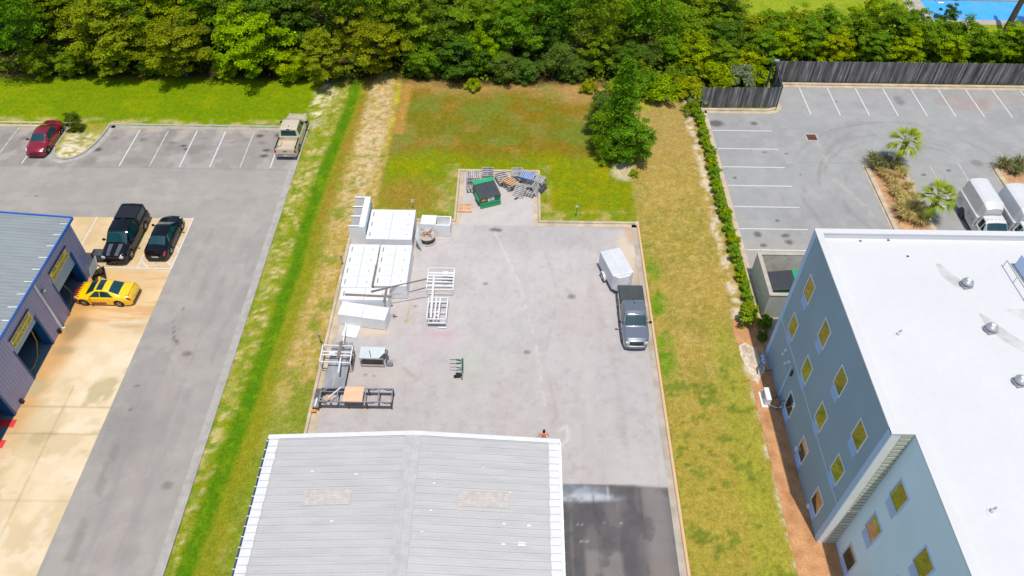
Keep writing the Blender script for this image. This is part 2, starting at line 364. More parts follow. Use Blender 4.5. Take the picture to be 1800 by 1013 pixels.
def ground_col(X, Y):
    n1 = fbm(X, Y, .3, 1); n2 = fbm(X, Y, .9, 5); n3 = fbm(X, Y, 2.2, 9); nb = fbm(X, Y, .12, 13)
    C = np.zeros(X.shape + (3,)) + np.array(lin((122, 145, 0)))
    # left lawn
    C = mixc(C, (138, 154, 0), sst(.45, .62, n1) * .7); C = mixc(C, (108, 142, 0), sst(.5, .65, n2) * .5)
    C = mixc(C, (108, 140, 0), sst(.5, .64, fbm(X * .12, Y, 1.1, 7)) * .45 * (X < -19))
    ed = band(Y, 59.6, 60.9, .4) * (X < -20) * sst(.42, .62, n2); C = mixc(C, (200, 180, 120), ed * .8)
    # swale strip between the left lot and the yard: a green ditch bottom with mottled banks
    xc = np.interp(Y, [14, 20, 23, 27, 32, 36, 42, 46, 55, 60, 66], [-18.7, -18.35, -18.15, -17.9, -17.7, -17.5, -17.2, -17.3, -17.0, -16.6, -16.3])
    d = X - xc + .3 * (n2 - .5) + .25 * (n3 - .5); S = (X > -19.7) * (X < -10.8)
    n5 = fbm(X, Y, 4.2, 33); n6 = fbm(X, Y, 1.9, 36)
    C = mixc(C, (140, 148, 28), S * .95)
    west = S * (1 - sst(-.7, -.4, d)); C = mixc(C, (172, 164, 84), west * sst(.44, .6, n6) * .8); C = mixc(C, (214, 196, 140), west * sst(.5, .62, n5) * sst(.4, .6, n2) * .8); C = mixc(C, (112, 142, 22), west * sst(.52, .64, n3) * .7)
    east = S * sst(.5, .9, d); C = mixc(C, (158, 134, 46), east * band(d, .5, 1.9, .3) * (.75 * sst(40, 48, Y) + .25)); C = mixc(C, (128, 140, 30), east * sst(.45, .62, n2) * .65)
    dry = S * sst(1.3, 2.4, d + .6 * (n1 - .5)) * (Y < 72); C = mixc(C, (186, 158, 84), dry * .85 * sst(24, 30, Y)); C = mixc(C, (212, 184, 132), dry * sst(.48, .62, n5) * .6); C = mixc(C, (124, 140, 36), dry * sst(.52, .66, n2) * .75); C = mixc(C, (126, 144, 40), dry * (1 - sst(27, 31, Y)) * .7)
    C = mixc(C, (86, 128, 10), S * band(d, -.55, .5, .22) * .92); C = mixc(C, (76, 130, 10), S * band(d, -.4, .3, .2) * sst(.42, .62, n3) * .6); C = mixc(C, (124, 150, 16), S * band(d, -.7, .7, .2) * sst(.55, .68, n6) * .5)
    sand = blob(X, Y, -13.6, 59.5, 1.25, 11, .35, 41, .7, .6); C = mixc(C, (214, 188, 148), sand * sst(.34, .58, n5) * .95)
    sand2 = blob(X, Y, -19.2, 65, .9, 5, .4, 43, 1.2, 1.0); C = mixc(C, (225, 215, 175), sand2 * sst(.45, .6, n3))
    # rear field
    F = band(X, -11.6, 9.8, .5) * (Y > 46.8) * (Y < 71)
    C = mixc(C, (140, 116, 30), F * .95); C = mixc(C, (120, 124, 32), F * sst(.45, .62, n1) * .7); C = mixc(C, (182, 145, 88), F * sst(65.0, 67.5, Y + 4 * (n1 - .5)) * .8)
    C = mixc(C, (165, 135, 75), F * sst(.55, .68, fbm(X, Y, .5, 51)) * .4)
    C = mixc(C, (116, 140, 58), F * sst(.46, .66, fbm(X, Y, .6, 57)) * .45)
    C = mixc(C, (190, 150, 100), F * band(X, 4.5, 9.5, .8) * sst(63.5, 65.5, Y) * .6)
    ring = F * (1 - sst(54.5, 57, Y + 3 * (n1 - .5))); C = mixc(C, (132, 146, 0), ring * .8); C = mixc(C, (158, 154, 0), ring * sst(.5, .65, n2) * .55); C = mixc(C, (110, 145, 20), ring * sst(.5, .65, n3) * .4)
    brn = blob(X, Y, -9.2, 50.2, 3.2, 2.2, .6, 61, .9, .7); C = mixc(C, (160, 124, 58), F * brn * .65)
    near = F * (np.maximum(band(Y, 46.8, 48.5, .5), np.maximum(band(X, -6.8, -4.9, .5), band(X, 2.0, 3.0, .35)) * (Y < 54.8)))
    C = mixc(C, (190, 168, 105), near * sst(.35, .6, n2) * .85)
    C = mixc(C, (120, 152, 55), near * sst(.55, .62, n3) * .6)
    C = mixc(C, (200, 190, 0), np.exp(-((X + 11.9 + .5 * (n2 - .5)) / .22) ** 2) * (Y > 55) * (Y < 68.5) * .9 * sst(.38, .58, fbm(X, Y, 1.3, 87)))
    C = mixc(C, (190, 145, 75), band(X + .6 * (n2 - .5), -11.5, -10.6, .2) * (Y > 59) * (Y < 67.5) * .8)
    # right strip
    T = band(X, 10.25, 17.4, .3) * (Y < 68.3)
    C = mixc(C, (178, 152, 76), T * .97); C = mixc(C, (158, 146, 62), T * sst(.46, .62, n1) * .65); C = mixc(C, (140, 134, 58), T * sst(.54, .68, n2) * .5); C = mixc(C, (198, 172, 108), T * sst(.52, .64, n5) * .5); C = mixc(C, (172, 146, 92), T * sst(50, 62, Y) * .5)
    C = mixc(C, (170, 156, 60), T * (1 - sst(24, 36, Y + 4 * (n1 - .5))) * .65); C = mixc(C, (156, 164, 52), T * band(X, 14.2, 16.2, .6) * (1 - sst(34, 38, Y)) * .5)
    C = mixc(C, (98, 146, 14), T * band(X + 1.0 * (n1 - .5), 10.2, 11.5, .5) * band(Y, 31, 43, 2.5) * sst(.3, .5, n2) * .9)
    C = mixc(C, (112, 130, 42), T * (1 - sst(33, 40, Y)) * sst(.58, .66, fbm(X, Y, .75, 71)) * sst(.4, .55, n3) * .75); C = mixc(C, (106, 126, 36), T * (1 - sst(30, 34, Y)) * sst(.66, .72, fbm(X, Y, 1.7, 79)) * .8)
    C = mixc(C, (165, 170, 40), blob(X, Y, 11.5, 66, 2.5, 2.2, .5, 73) * .7)
    e = band(X + .8 * (fbm(X * .5, Y, .9, 81) - .5), 16.35, 17.0, .18) * (Y < 66) * (Y > 16); C = mixc(C, (222, 205, 178), e * sst(.35, .55, n3) * .95)
    C = mixc(C, (225, 205, 178), blob(X, Y, 9.6, 54.2, .9, 1.5, .5, 83, 1) * .7)
    # forest floor and the far lawn beyond it
    fl = sst(67.0, 69.0, Y + 2.2 * (n1 - .5)) * (1 - band(X, -14.5, -12.2, .6) * (Y < 70))
    C = mixc(C, (70, 58, 34), fl); C = mixc(C, (62, 78, 22), fl * sst(.5, .62, n2) * .8); C = mixc(C, (120, 92, 60), fl * sst(.6, .7, n3) * .5)
    far = sst(25.5, 27, X) * sst(78.5, 80, Y) * (X < 90); C = mixc(C, (150, 165, 40), far); C = mixc(C, (120, 150, 30), far * sst(.5, .6, n1) * .6)
    return C * K
gx = np.concatenate([[-400, -220, -130, -90, -70], np.arange(-60, 64, .24), [70, 90, 130, 220, 400]])
gy = np.concatenate([[-250, -120, -40, 0, 6], np.arange(10, 92, .24), [100, 120, 160, 240, 420]])
M['ground'] = attr_mat('grass_and_soil', .95, 7.5, .32, 2.1, .18, 1.0, 12, hue=.014)
M['asphalt'] = attr_mat('old_asphalt', .9, 22, .09, .9, .07, .25, 45, cracks=.09)
M['concrete'] = attr_mat('stained_concrete', .85, 14, .06, .5, .06, .12, 30)
sheet('ground', gx, gy, hill, ground_col, M['ground'])
def scuff(C, X, Y, pts, w, col, k, seed=0):
    d = seg_d(X, Y, pts); return mixc(C, col, np.exp(-(d / w) ** 2) * k * sst(.3, .6, fbm(X, Y, 1.8, seed)))
def yard_col(X, Y):
    n1 = fbm(X, Y, .25, 2); n2 = fbm(X, Y, .8, 6); n3 = fbm(X, Y, 3, 11); st = fbm(X * 2.2, Y * .5, .5, 15)
    C = np.zeros(X.shape + (3,)) + np.array(lin((203, 198, 197)))
    C = mixc(C, (194, 190, 190), sst(.42, .65, n1) * .5); C = mixc(C, (210, 205, 203), sst(.5, .7, n2) * .25); C = mixc(C, (196, 184, 180), sst(.5, .66, st) * .35)
    C = mixc(C, (178, 174, 174), sst(.6, .72, n3) * .35)
    C = mixc(C, (170, 166, 166), band(Y, 44, 47, .8) * band(X, -3, 8, 2) * .35)
    C = mixc(C, (214, 194, 202), blob(X, Y, -5.5, 34.4, 1.7, 1.3, .8, 20) * .55); C = mixc(C, (205, 150, 180), blob(X, Y, -5.3, 35.0, .8, .22, .6, 22) * .3)
    C = mixc(C, (198, 204, 192), blob(X, Y, -2.8, 32.4, 1.6, 1.5, .9, 24) * .6)
    C = mixc(C, (210, 198, 186), blob(X, Y, -9.5, 31.2, 3, .8, .7, 26) * .5); C = mixc(C, (225, 205, 180), band(X, -13.4, -8.9, .4) * band(Y, 34.7, 35.5, .3) * .6)
    C = mixc(C, (128, 104, 84), blob(X, Y, -1.64, 46.2, .5, .2, .5, 28, .9, 2) * .85); C = mixc(C, (120, 88, 70), blob(X, Y, -1.3, 46.1, .2, .12, .5, 29) * .7)
    for i, (a, b, r) in enumerate([(-8.9, 36.75, .16), (-7.4, 37.7, .14), (-7.9, 36.25, .10), (-10.2, 31.3, .12), (-9.6, 31.25, .1), (1.0, 33.5, .25), (4.4, 38.9, .3), (-2.2, 40.1, .2)]):
        C = mixc(C, (120, 110, 112), blob(X, Y, a, b, r, r * .8, .5, 90 + i) * .7)
    for i, (pts, w_, k) in enumerate([([(-5, 31), (-1, 36), (2, 40)], .5, .35), ([(3, 28), (2.2, 33), (3.4, 39), (2.4, 44)], .12, .4), ([(-1, 28.5), (3.6, 29.9), (8, 33)], .22, .3), ([(-9, 29), (-6.5, 31), (-8.4, 32.5)], .15, .5), ([(5, 26), (4.5, 36), (5, 46)], .35, .3), ([(7.3, 25), (7.2, 33), (6.0, 40)], .25, .25)]):
        C = scuff(C, X, Y, pts, w_, (206, 199, 197) if i % 2 == 0 else (178, 165, 160), k, 100 + i)
    C = scuff(C, X, Y, [(-1.6, 45.8), (0.5, 40), (1.6, 34.5), (2.2, 29)], .07, (228, 222, 216), .6, 120)
    C = scuff(C, X, Y, [(3.0, 27.0), (3.6, 27.4), (3.7, 26.5), (3.2, 25.9)], .12, (226, 224, 224), .6, 121)
    # pad before the bin
    P = (Y > 46.8) * band(X, -5, 2.1, .1); C = mixc(C, (212, 206, 200), P * .5)
    # sand washed along the east kerb
    C = mixc(C, (178, 160, 142), band(X, 9.0, 9.9, .35) * sst(.35, .6, fbm(X, Y, .5, 33)) * sst(34, 42, Y) * .9); C = mixc(C, (226, 208, 184), blob(X, Y, 9.0, 43.2, .7, 2.6, .5, 35, .9) * .8); C = mixc(C, (210, 175, 145), blob(X, Y, 9.6, 46.0, .5, 1.2, .5, 36) * .8)
    C = mixc(C, (185, 165, 150), blob(X, Y, 8.2, 46.9, 1.6, .5, .5, 37) * .6)
    # newer dark asphalt at the south-east
    D = sst(23.42, 23.3, Y + .06 * (n2 - .5) + .012 * (X - 3)) * (X > 1)
    D = (1 - sst(23.22, 23.32, Y + .05 * n2 + .02 * (X - 3))) * (X > 1)
    E = D * (1 - sst(8.1, 8.6, X))
    C = mixc(C, (118, 115, 117), D * .96); C = mixc(C, (100, 98, 101), D * sst(.4, .6, n1) * .8); C = mixc(C, (98, 98, 102), D * band(X, 2.6, 6.0, .6) * sst(.35, .6, n2) * band(Y, 19.5, 22.3, .5) * .8)
    C = mixc(C, (96, 96, 100), D * band(X, 2.6, 4.3, .05) * (1 - sst(19.6, 20, Y)) * .7); C = mixc(C, (150, 144, 142), D * band(X, 8.0, 9.5, .5) * .8); C = mixc(C, (150, 146, 144), D * band(X, 4.4, 6.5, .1) * (1 - sst(18.9, 19.1, Y)) * .7)
    C = mixc(C, (100, 98, 102), D * blob(X, Y, 7.0, 18.6, .5, 1.6, .5, 44) * .8); C = mixc(C, (150, 138, 130), D * blob(X, Y, 8.6, 17.6, .8, .8, .9, 45) * .4)
    C = mixc(C, (205, 214, 224), D * blob(X, Y, 4.2, 22.35, 2.2, .32, .5, 46, .5) * .9); C = mixc(C, (172, 184, 198), D * blob(X, Y, 3.8, 22.85, 1.8, .35, .6, 47) * .8)
    for a, b in [(6.4, 19.6), (6.15, 19.6), (4.2, 19.5), (4.5, 19.5), (4.3, 20.6), (4.0, 20.6), (6.6, 20.7), (5.6, 20.7)]: C = mixc(C, (215, 208, 202), D * blob(X, Y, a, b, .09, .05, .5, 48) * .5)
    C = scuff(C, X, Y, [(5.95, 23.1), (5.97, 22.2)], .05, (215, 212, 208), .7, 49)
    for i, xx in enumerate((3.6, 5.0, 6.6, 7.9, 8.7)): C = scuff(C, X, Y, [(xx, 23.2), (xx + .3 * math.sin(i * 2.1), 19), (xx + .4 * math.sin(i), 14)], .10, (88, 86, 90) if i % 2 else (142, 138, 137), .55 * D, 130 + i)
    C = mixc(C, (92, 90, 94), D * sst(.56, .68, fbm(X, Y, 1.1, 139)) * .5)
    C = mixc(C, (208, 204, 203), (1 - D) * band(X, 5.9, 9.2, .03) * band(Y, 23.2, 26, .1) * .5)
    return C * (np.array([.79, .775, .762]) - .06 * (1 - sst(28, 42, Y))[..., None])
def llot_col(X, Y):
    n1 = fbm(X, Y, .25, 202); n2 = fbm(X, Y, .8, 206); n3 = fbm(X, Y, 3, 211); st = fbm(X * .35, Y * 2.6, .6, 215); sv = fbm(X * 2.6, Y * .3, .6, 216)
    C = np.zeros(X.shape + (3,)) + np.array(lin((191, 187, 183)))
    C = mixc(C, (180, 177, 174), sst(.45, .65, n1) * .5); C = mixc(C, (198, 193, 187), sst(.5, .66, st) * .5 * (Y > 46)); C = mixc(C, (176, 173, 171), sst(.5, .66, sv) * .55 * (Y < 46)); C = mixc(C, (205, 200, 196), sst(.55, .7, n2) * .4)
    B = sst(53.6, 53.8, Y); C = mixc(C, (176, 171, 168), B * .7); C = mixc(C, (150, 145, 141), B * sst(.48, .64, fbm(X, Y, .55, 220)) * .45); C = mixc(C, (205, 200, 197), B * sst(.55, .7, n2) * .6)
    C = mixc(C, (140, 134, 130), np.exp(-((Y - 53.55) / .07) ** 2) * .45)
    for i in range(9): C = mixc(C, (118, 110, 104), blob(X, Y, -45.6 + i * 2.75, 57.7 + .4 * math.sin(i * 2.3), .34, .2 + .1 * math.sin(i * 5), .6, 230 + i, .9, 2) * .45)
    for i, (a, b, r) in enumerate([(-22.9, 56.4, .3), (-22.9, 55.6, .35), (-24.0, 58.6, .35), (-22.3, 58.7, .3), (-38.3, 56.2, .4), (-30.6, 56.9, .25), (-30.3, 56.4, .2)]): C = mixc(C, (82, 74, 72), blob(X, Y, a, b, r, r * .7, .5, 245 + i, .8, 2) * .8)
    C = mixc(C, (214, 200, 178), band(Y, 58.9, 60, .25) * sst(.4, .6, n2) * .7)
    C = scuff(C, X, Y, [(-24.6, 37.2), (-24.9, 35.8), (-24.4, 34.2), (-23.3, 33.0)], .05, (120, 108, 100), .9, 250); C = mixc(C, (112, 104, 100), blob(X, Y, -23.1, 32.9, .35, .25, .4, 251, .6, 2) * .9)
    C = mixc(C, (200, 188, 184), band(X, -23.6, -22.9, .3) * (Y < 36) * .4); C = mixc(C, (150, 146, 142), blob(X, Y, -21.2, 22.7, .35, .3, .4, 252) * .8)
    C = mixc(C, (160, 157, 155), blob(X, Y, -24.8, 26.5, 1.6, 2.6, .8, 253) * .6); C = mixc(C, (158, 152, 148), band(X, -25.6, -25.0, .2) * (Y < 27) * sst(.5, .6, n2) * .6)
    for i, (a, b) in enumerate([(-25.6, 30.1), (-25.4, 28.2), (-24.1, 34.0), (-46, 50), (-41, 49.6)]): C = mixc(C, (120, 114, 110), blob(X, Y, a, b, .14, .1, .5, 260 + i) * .8)
    return C * np.array([.63, .61, .585])
def apron_col(X, Y):
    n1 = fbm(X, Y, .3, 302); n2 = fbm(X, Y, .9, 306); st = fbm(X * .3, Y * 2.2, .7, 310)
    C = np.zeros(X.shape + (3,)) + np.array(lin((232, 214, 182)))
    C = mixc(C, (214, 196, 160), sst(.45, .62, n1) * .8); C = mixc(C, (240, 226, 202), sst(.5, .66, n2) * .6)
    r = band(Y, 34, 41.0, .6) * (1 - sst(-31.5, -27, X)) ; C = mixc(C, (226, 182, 122), r * .5); C = mixc(C, (226, 192, 142), band(Y, 36, 41.1, .3) * .6); C = mixc(C, (205, 150, 85), band(Y, 35, 41, 1) * sst(.5, .62, st) * .5)
    u = (Y > 41.1) * 1.; C = mixc(C, (222, 198, 158), u * .7); C = mixc(C, (210, 180, 128), u * sst(.45, .62, n2) * .6)
    e = (1 - sst(-32.4, -30.8, X + 1.2 * (n1 - .5))) * (Y < 41); C = mixc(C, (212, 160, 92), e * .8 * sst(20, 30, Y))
    C = mixc(C, (150, 132, 98), blob(X, Y, -31.9, 35.0, .8, 1.1, .6, 320, 1.0, .9) * .75); C = mixc(C, (165, 148, 112), blob(X, Y, -31.8, 33.0, .7, .4, .6, 321, .8) * .6)
    C = mixc(C, (190, 178, 140), sst(.55, .68, fbm(X, Y, .5, 325)) * (Y < 33) * .8); C = mixc(C, (176, 160, 125), blob(X, Y, -28.3, 35.4, 1.3, .25, .6, 326) * .5)
    for yj in (41.15, 33.3, 28.3, 26.2, 21.5): C = mixc(C, (140, 125, 100), np.exp(-((Y - yj) / .045) ** 2) * .4)
    C = mixc(C, (140, 120, 90), np.exp(-((X + 29.9 + .1 * (n2 - .5)) / .035) ** 2) * (Y < 30) * .3)
    return C * np.array([.82, .79, .75])
def rlot_col(X, Y):
    n1 = fbm(X, Y, .25, 402); n2 = fbm(X, Y, .8, 406); n3 = fbm(X, Y, 3, 411)
    C = np.zeros(X.shape + (3,)) + np.array(lin((184, 186, 189)))
    C = mixc(C, (174, 175, 179), sst(.45, .62, n1) * .5); C = mixc(C, (192, 193, 195), sst(.52, .68, n2) * .6)
    rr = np.hypot(X - 35.5, Y - 51.5); C = mixc(C, (160, 160, 163), sst(.55, .75, fbm(rr * 2.4, np.arctan2(Y - 51.5, X - 35.5) * 2, .9, 415)) * band(rr, 6, 13, 2) * .55)
    C = mixc(C, (202, 194, 186), (1 - sst(43, 47, Y)) * (X < 26) * .6)
    for i, (pts, w_, k) in enumerate([([(28.0, 59.2), (28.4, 57.4), (28.2, 55.6)], .28, .6), ([(28.3, 53.4), (29.6, 50.8), (30.2, 48.6)], .22, .75), ([(30, 57), (31, 58)], .4, .3)]): C = scuff(C, X, Y, pts, w_, (212, 208, 202), k * .8, 420 + i)
    C = mixc(C, (150, 160, 140), np.exp(-((Y - 55.75 + .1 * (n2 - .5)) / .08) ** 2) * band(X, 25.5, 33, .5) * .35)
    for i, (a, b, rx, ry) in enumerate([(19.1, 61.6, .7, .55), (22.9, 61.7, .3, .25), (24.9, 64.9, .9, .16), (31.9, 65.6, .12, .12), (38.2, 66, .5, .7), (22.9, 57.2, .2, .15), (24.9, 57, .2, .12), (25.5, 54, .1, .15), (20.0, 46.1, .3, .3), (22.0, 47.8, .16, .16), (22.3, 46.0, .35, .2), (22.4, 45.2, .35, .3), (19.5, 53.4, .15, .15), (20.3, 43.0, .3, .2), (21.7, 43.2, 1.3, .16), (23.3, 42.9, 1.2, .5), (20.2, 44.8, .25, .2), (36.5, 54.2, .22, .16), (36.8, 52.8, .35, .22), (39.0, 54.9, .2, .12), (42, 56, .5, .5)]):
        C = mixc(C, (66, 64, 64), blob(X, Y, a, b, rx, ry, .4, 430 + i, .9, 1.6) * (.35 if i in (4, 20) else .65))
    C = mixc(C, (190, 148, 125), blob(X, Y, 44.6, 65.6, 2.2, 1.3, .6, 460, 1.4, .8) * .28); C = mixc(C, (196, 160, 140), blob(X, Y, 48.5, 66.3, 2.4, 1.3, .5, 461, 1.3) * .2)
    return C * np.array([.66, .645, .61])
sheet('yard_asphalt', np.arange(-13.4, 10.21, .13), np.arange(6, 47.3, .13), 0.0, yard_col, M['asphalt'])
sheet('bin_pad_asphalt', np.arange(-4.9, 1.95, .13), np.arange(47.2, 53.75, .13), 0.004, yard_col, M['asphalt'])
sheet('car_park_asphalt', np.concatenate([[-80, -65], np.arange(-55, -19.55, .16)]), np.concatenate([[-30, 0], np.arange(12, 59.95, .16)]), 0.0, llot_col, M['asphalt'])
sheet('concrete_apron', np.arange(-52, -26.72, .13), np.arange(14, 47.1, .13), 0.008, apron_col, M['concrete'])
sheet('rear_car_park_asphalt', np.concatenate([np.arange(18.25, 55, .16), [65, 80]]), np.arange(34, 68.8, .16), 0.0, rlot_col, M['asphalt'])
# ------------------------------------------------------------------ kerbs, beds, lines
def sweep(path, prof, closed=False):
    """prof: list of (offset to the left of travel, z)"""
    mb = MB(); n = len(path); rows = []
    for i in range(n):
        p = Vector((*path[i], 0)); a = Vector((*path[(i - 1) % n if closed else max(i - 1, 0)], 0)); b = Vector((*path[(i + 1) % n if closed else min(i + 1, n - 1)], 0))
        t1 = (p - a); t2 = (b - p); t1 = t1.normalized() if t1.length > 1e-6 else t2.normalized(); t2 = t2.normalized() if t2.length > 1e-6 else t1
        nn = Vector((-(t1 + t2).y, (t1 + t2).x, 0)).normalized(); k = 1 / max(.5, nn.dot(Vector((-t1.y, t1.x, 0))))
        rows.append([p + nn * (o * k) + Vector((0, 0, z)) for o, z in prof])
    if closed: rows.append(rows[0])
    return mb.grid(rows)
def kerb(path, m, w_=.16, h=.14, closed=False, side=1):
    """kerb whose road face runs along the path; side=1: body to the left of travel"""
    s = side
    pr = [(0, -.1), (0, h - .03), (.03 * s, h), ((w_ - .02) * s, h), (w_ * s, h - .02), (w_ * s, -.1)]
    mb = sweep(path, pr, closed); n = len(pr); k = len(mb.v)
    if not closed: mb.f.append(tuple(range(n))); mb.f.append(tuple(range(k - n, k)))
    return setting(mb.build('kerb', m))
def gutter(path, m, w_=.5, side=1, z=.012):
    return setting(sweep(path, [(0, z), (w_ * side, z)]).build('gutter', m))
# yard
gutter([(10.12, 4), (10.12, 47.05)], M['gutter'], .42, 1)
kerb([(10.12, 4), (10.12, 47.05)], M['kerb_orange'], .18, .14, side=-1)
kerb([(10.3, 47.1), (1.95, 47.1), (1.95, 53.75), (-4.92, 53.75), (-4.92, 47.1), (-13.0, 47.1)], M['kerb'], .2, .14, side=-1)
gutter([(10.1, 47.09), (1.93, 47.09), (1.93, 53.73), (-4.9, 53.73), (-4.9, 47.09), (-13.0, 47.09)], M['kerb'], .38, 1, .012)
kerb([(-13.3, 47.1), (-13.3, 6)], M['kerb'], .22, .14, side=-1)
gutter([(-13.28, 47.0), (-13.28, 6)], M['kerb'], .55, 1, .012)
# left car park
kerb([(-19.75, 2), (-19.75, 58.6), (-19.7, 60.0), (-19.3, 61.2)], M['kerb_pale'], .16, .13, side=-1)
gutter([(-19.77, 2), (-19.77, 59.9)], M['kerb_pale'], .45, 1)
kerb([(-19.9, 59.9), (-38.4, 59.9)], M['kerb_pale'], .2, .13, side=-1)
gutter([(-20.2, 59.86), (-38.3, 59.86)], M['kerb_pale'], .38, 1)
kerb([(-42.3, 60.0), (-70, 60.0)], M['kerb'], .2, .13, side=-1)
gutter([(-42.4, 59.96), (-70, 59.96)], M['kerb'], .38, 1)
isl = [(-38.4, 59.95), (-38.5, 58.2), (-38.75, 56.8), (-39.2, 55.6), (-39.9, 54.8), (-40.7, 54.55), (-41.5, 54.8), (-42.1, 55.5), (-42.35, 56.6), (-42.35, 58.4), (-42.3, 60.05)]
kerb(isl, M['kerb_pale'], .2, .14, side=-1); gutter(isl, M['kerb_pale'], .5, 1)
def isl_col(X, Y):
    n2 = fbm(X, Y, 1.1, 506); n3 = fbm(X, Y, 2.6, 511)
    C = np.zeros(X.shape + (3,)) + np.array(lin((176, 166, 90)))
    C = mixc(C, (228, 216, 188), sst(.42, .58, n3) * (1 - sst(57.8, 59, Y)) * band(X, -41.7, -38.9, .4)); C = mixc(C, (120, 140, 40), sst(.5, .62, n2) * .8); C = mixc(C, (150, 150, 40), sst(58, 59.5, Y) * .7)
    return C * K
def poly_sheet(name, poly, z, cfun, m):
    """flat bed with an outline of its own, triangulated finely enough to carry a colour map"""
    bm = bmesh.new(); bm.faces.new([bm.verts.new((x, y, z)) for x, y in poly])
    bmesh.ops.triangulate(bm, faces=bm.faces[:]); bmesh.ops.subdivide_edges(bm, edges=bm.edges[:], cuts=9, use_grid_fill=True)
    me = bpy.data.meshes.new(name); bm.to_mesh(me); bm.free()
    a = np.array([v.co[:2] for v in me.vertices]); C = np.clip(cfun(a[:, 0], a[:, 1]), .001, 1)
    ca = me.color_attributes.new('tone', 'FLOAT_COLOR', 'POINT'); ca.data.foreach_set('color', np.concatenate([C, np.ones((len(a), 1))], 1).reshape(-1).astype(np.float32))
    me.materials.append(m); o = bpy.data.objects.new(name, me); COL.objects.link(o); return setting(o)
poly_sheet('grass_island', isl, .125, isl_col, M['ground'])
# rear car park (right)
kerb([(18.3, 33.9), (18.3, 63.75)], M['kerb'], .16, .13, side=1)
gutter([(18.31, 33.9), (18.31, 63.7)], M['kerb'], .3, -1)
kerb([(18.15, 63.75), (24.6, 63.75), (25.35, 64.0), (25.7, 64.6), (25.72, 65.4)], M['kerb'], .3, .13, side=1)
gutter([(18.4, 63.73), (24.6, 63.73), (25.37, 63.98), (25.72, 64.6), (25.74, 65.4)], M['kerb'], .42, -1)
kerb([(27.0, 68.5), (62, 68.5)], M['kerb'], .32, .13, side=1); gutter([(27.0, 68.47), (62, 68.47)], M['kerb'], .4, -1)
kerb([(25.76, 65.4), (27.0, 68.5)], M['kerb'], .16, .13, side=1)
def arc_isl(x0, x1, ytop, ybot, r):
    p = [(x0, ybot), (x0 + .12, ytop - r)]
    for k in range(1, 8):
        t = math.pi - k * math.pi / 8; p.append(((x0 + x1) / 2 + (x1 - x0) / 2 * math.cos(t) * .98, ytop - r + r * math.sin(t)))
    return p + [(x1, ytop - r), (x1, ybot)]
for x0, x1, yt in ((31.35, 34.95, 56.4), (42.95, 46.5, 56.4)):
    pth = arc_isl(x0, x1, yt, 36, 1.75)
    kerb(pth, M['kerb'], .42, .15, side=-1); gutter(pth, M['kerb'], .14, 1)
    inner = [(x0 + .2, 36)] + [(x0 + (x1 - x0) / 2 + (px - x0 - (x1 - x0) / 2) * .92, py - .12) for px, py in pth[1:-1]] + [(x1 - .2, 36)]
    setting(MB().prism(inner, -.05, .12).build('planting_bed', M['soil']))
setting(MB().prism([(16.45, 5), (18.2, 5), (19.2, 5), (19.2, 19.8), (18.1, 19.9), (18.1, 36.9), (16.3, 36.9), (16.0, 35.4), (16.45, 32)], -.05, .09).build('mulch_bed', M['mulch']))
def sand_col(X, Y):
    n3 = fbm(X, Y, 2.6, 611); C = np.zeros(X.shape + (3,)) + np.array(lin((226, 210, 190)))
    return mixc(C, (196, 174, 148), sst(.5, .64, n3) * .7) * K
poly_sheet('sand_patch', [(16.2, 34.3), (16.7, 34.6), (17.3, 34.1), (17.55, 33.0), (17.6, 31.9), (17.2, 31.6), (16.9, 30.9), (16.55, 31.4), (16.35, 32.4), (16.15, 33.4)], .10, sand_col, M['ground'])
setting(MB().prism([(16.4, 36.9), (18.6, 36.9), (18.6, 34.2), (18.0, 34.2), (17.9, 35.4)], -.05, .095).build('mulch_bed', M['mulch']))
def line(x0, y0, x1, y1, m, z=.006, w_=.11):
    a = Vector((x0, y0, z)); b = Vector((x1, y1, z)); d = (b - a).normalized(); r = Vector((-d.y, d.x, 0)) * w_ / 2
    return setting(MB().quad(a - r, b - r, b + r, a + r).build('parking_line', m, fix=False))
for i, x in enumerate((-46.9, -44.25, -35.45, -32.75, -30.05, -27.36, -24.65, -21.95)): line(x, 53.85 if x > -40 else 54.0, x, 59.2 if x > -40 else 59.4, M['line'] if i % 3 else M['line_worn'])
for x in (-42.8, -40.2, -37.5, -34.8): line(x, 41.3, x, 47.05, M['line'], .014)
line(-32.9, 41.2, -26.75, 41.2, M['line'], .014); line(-29.45, 41.2, -29.45, 47.1, M['line'], .015); line(-26.8, 41.2, -26.8, 47.1, M['line'], .015); line(-29.45, 46.98, -26.75, 46.98, M['line'], .016); line(-32.15, 41.25, -32.15, 47, M['line_worn'], .015)
for k in range(6):
    y0 = 42.0 + k * .95; line(-29.4, y0, -29.4 + min(2.6, (y0 - 41.25) / .95), max(41.25, y0 - 2.5), M['line_worn'] if k % 2 else M['line'], .0135)
for i, x in enumerate((28.75, 31.6, 34.45, 37.25, 40.1, 42.88, 45.67, 48.4, 51.2, 54)): line(x, 63.3, x, 68.15, M['line'])
for i, y in enumerate((60.5, 57.67, 54.97, 52.35, 49.55, 46.78, 44.28, 41.8)): line(18.65, y, 24.3, y, M['line'])
line(37.5, 40, 37.55, 55.6, M['line_worn']); line(40.25, 40, 40.25, 56.0, M['line_worn']); line(35.05, 49.95, 37.5, 49.95, M['line'], .007)
for x0, x1, y0, y1, kk in ((10.0, 10.32, 46.9, 47.32, 'kerb'), (-38.62, -38.12, 59.8, 60.14, 'kerb_pale'), (17.98, 18.34, 63.5, 64.05, 'kerb'), (-42.45, -42.1, 59.85, 60.2, 'kerb')): setting(MB().box(x0, x1, y0, y1, -.1, .137).build('kerb', M[kk]))
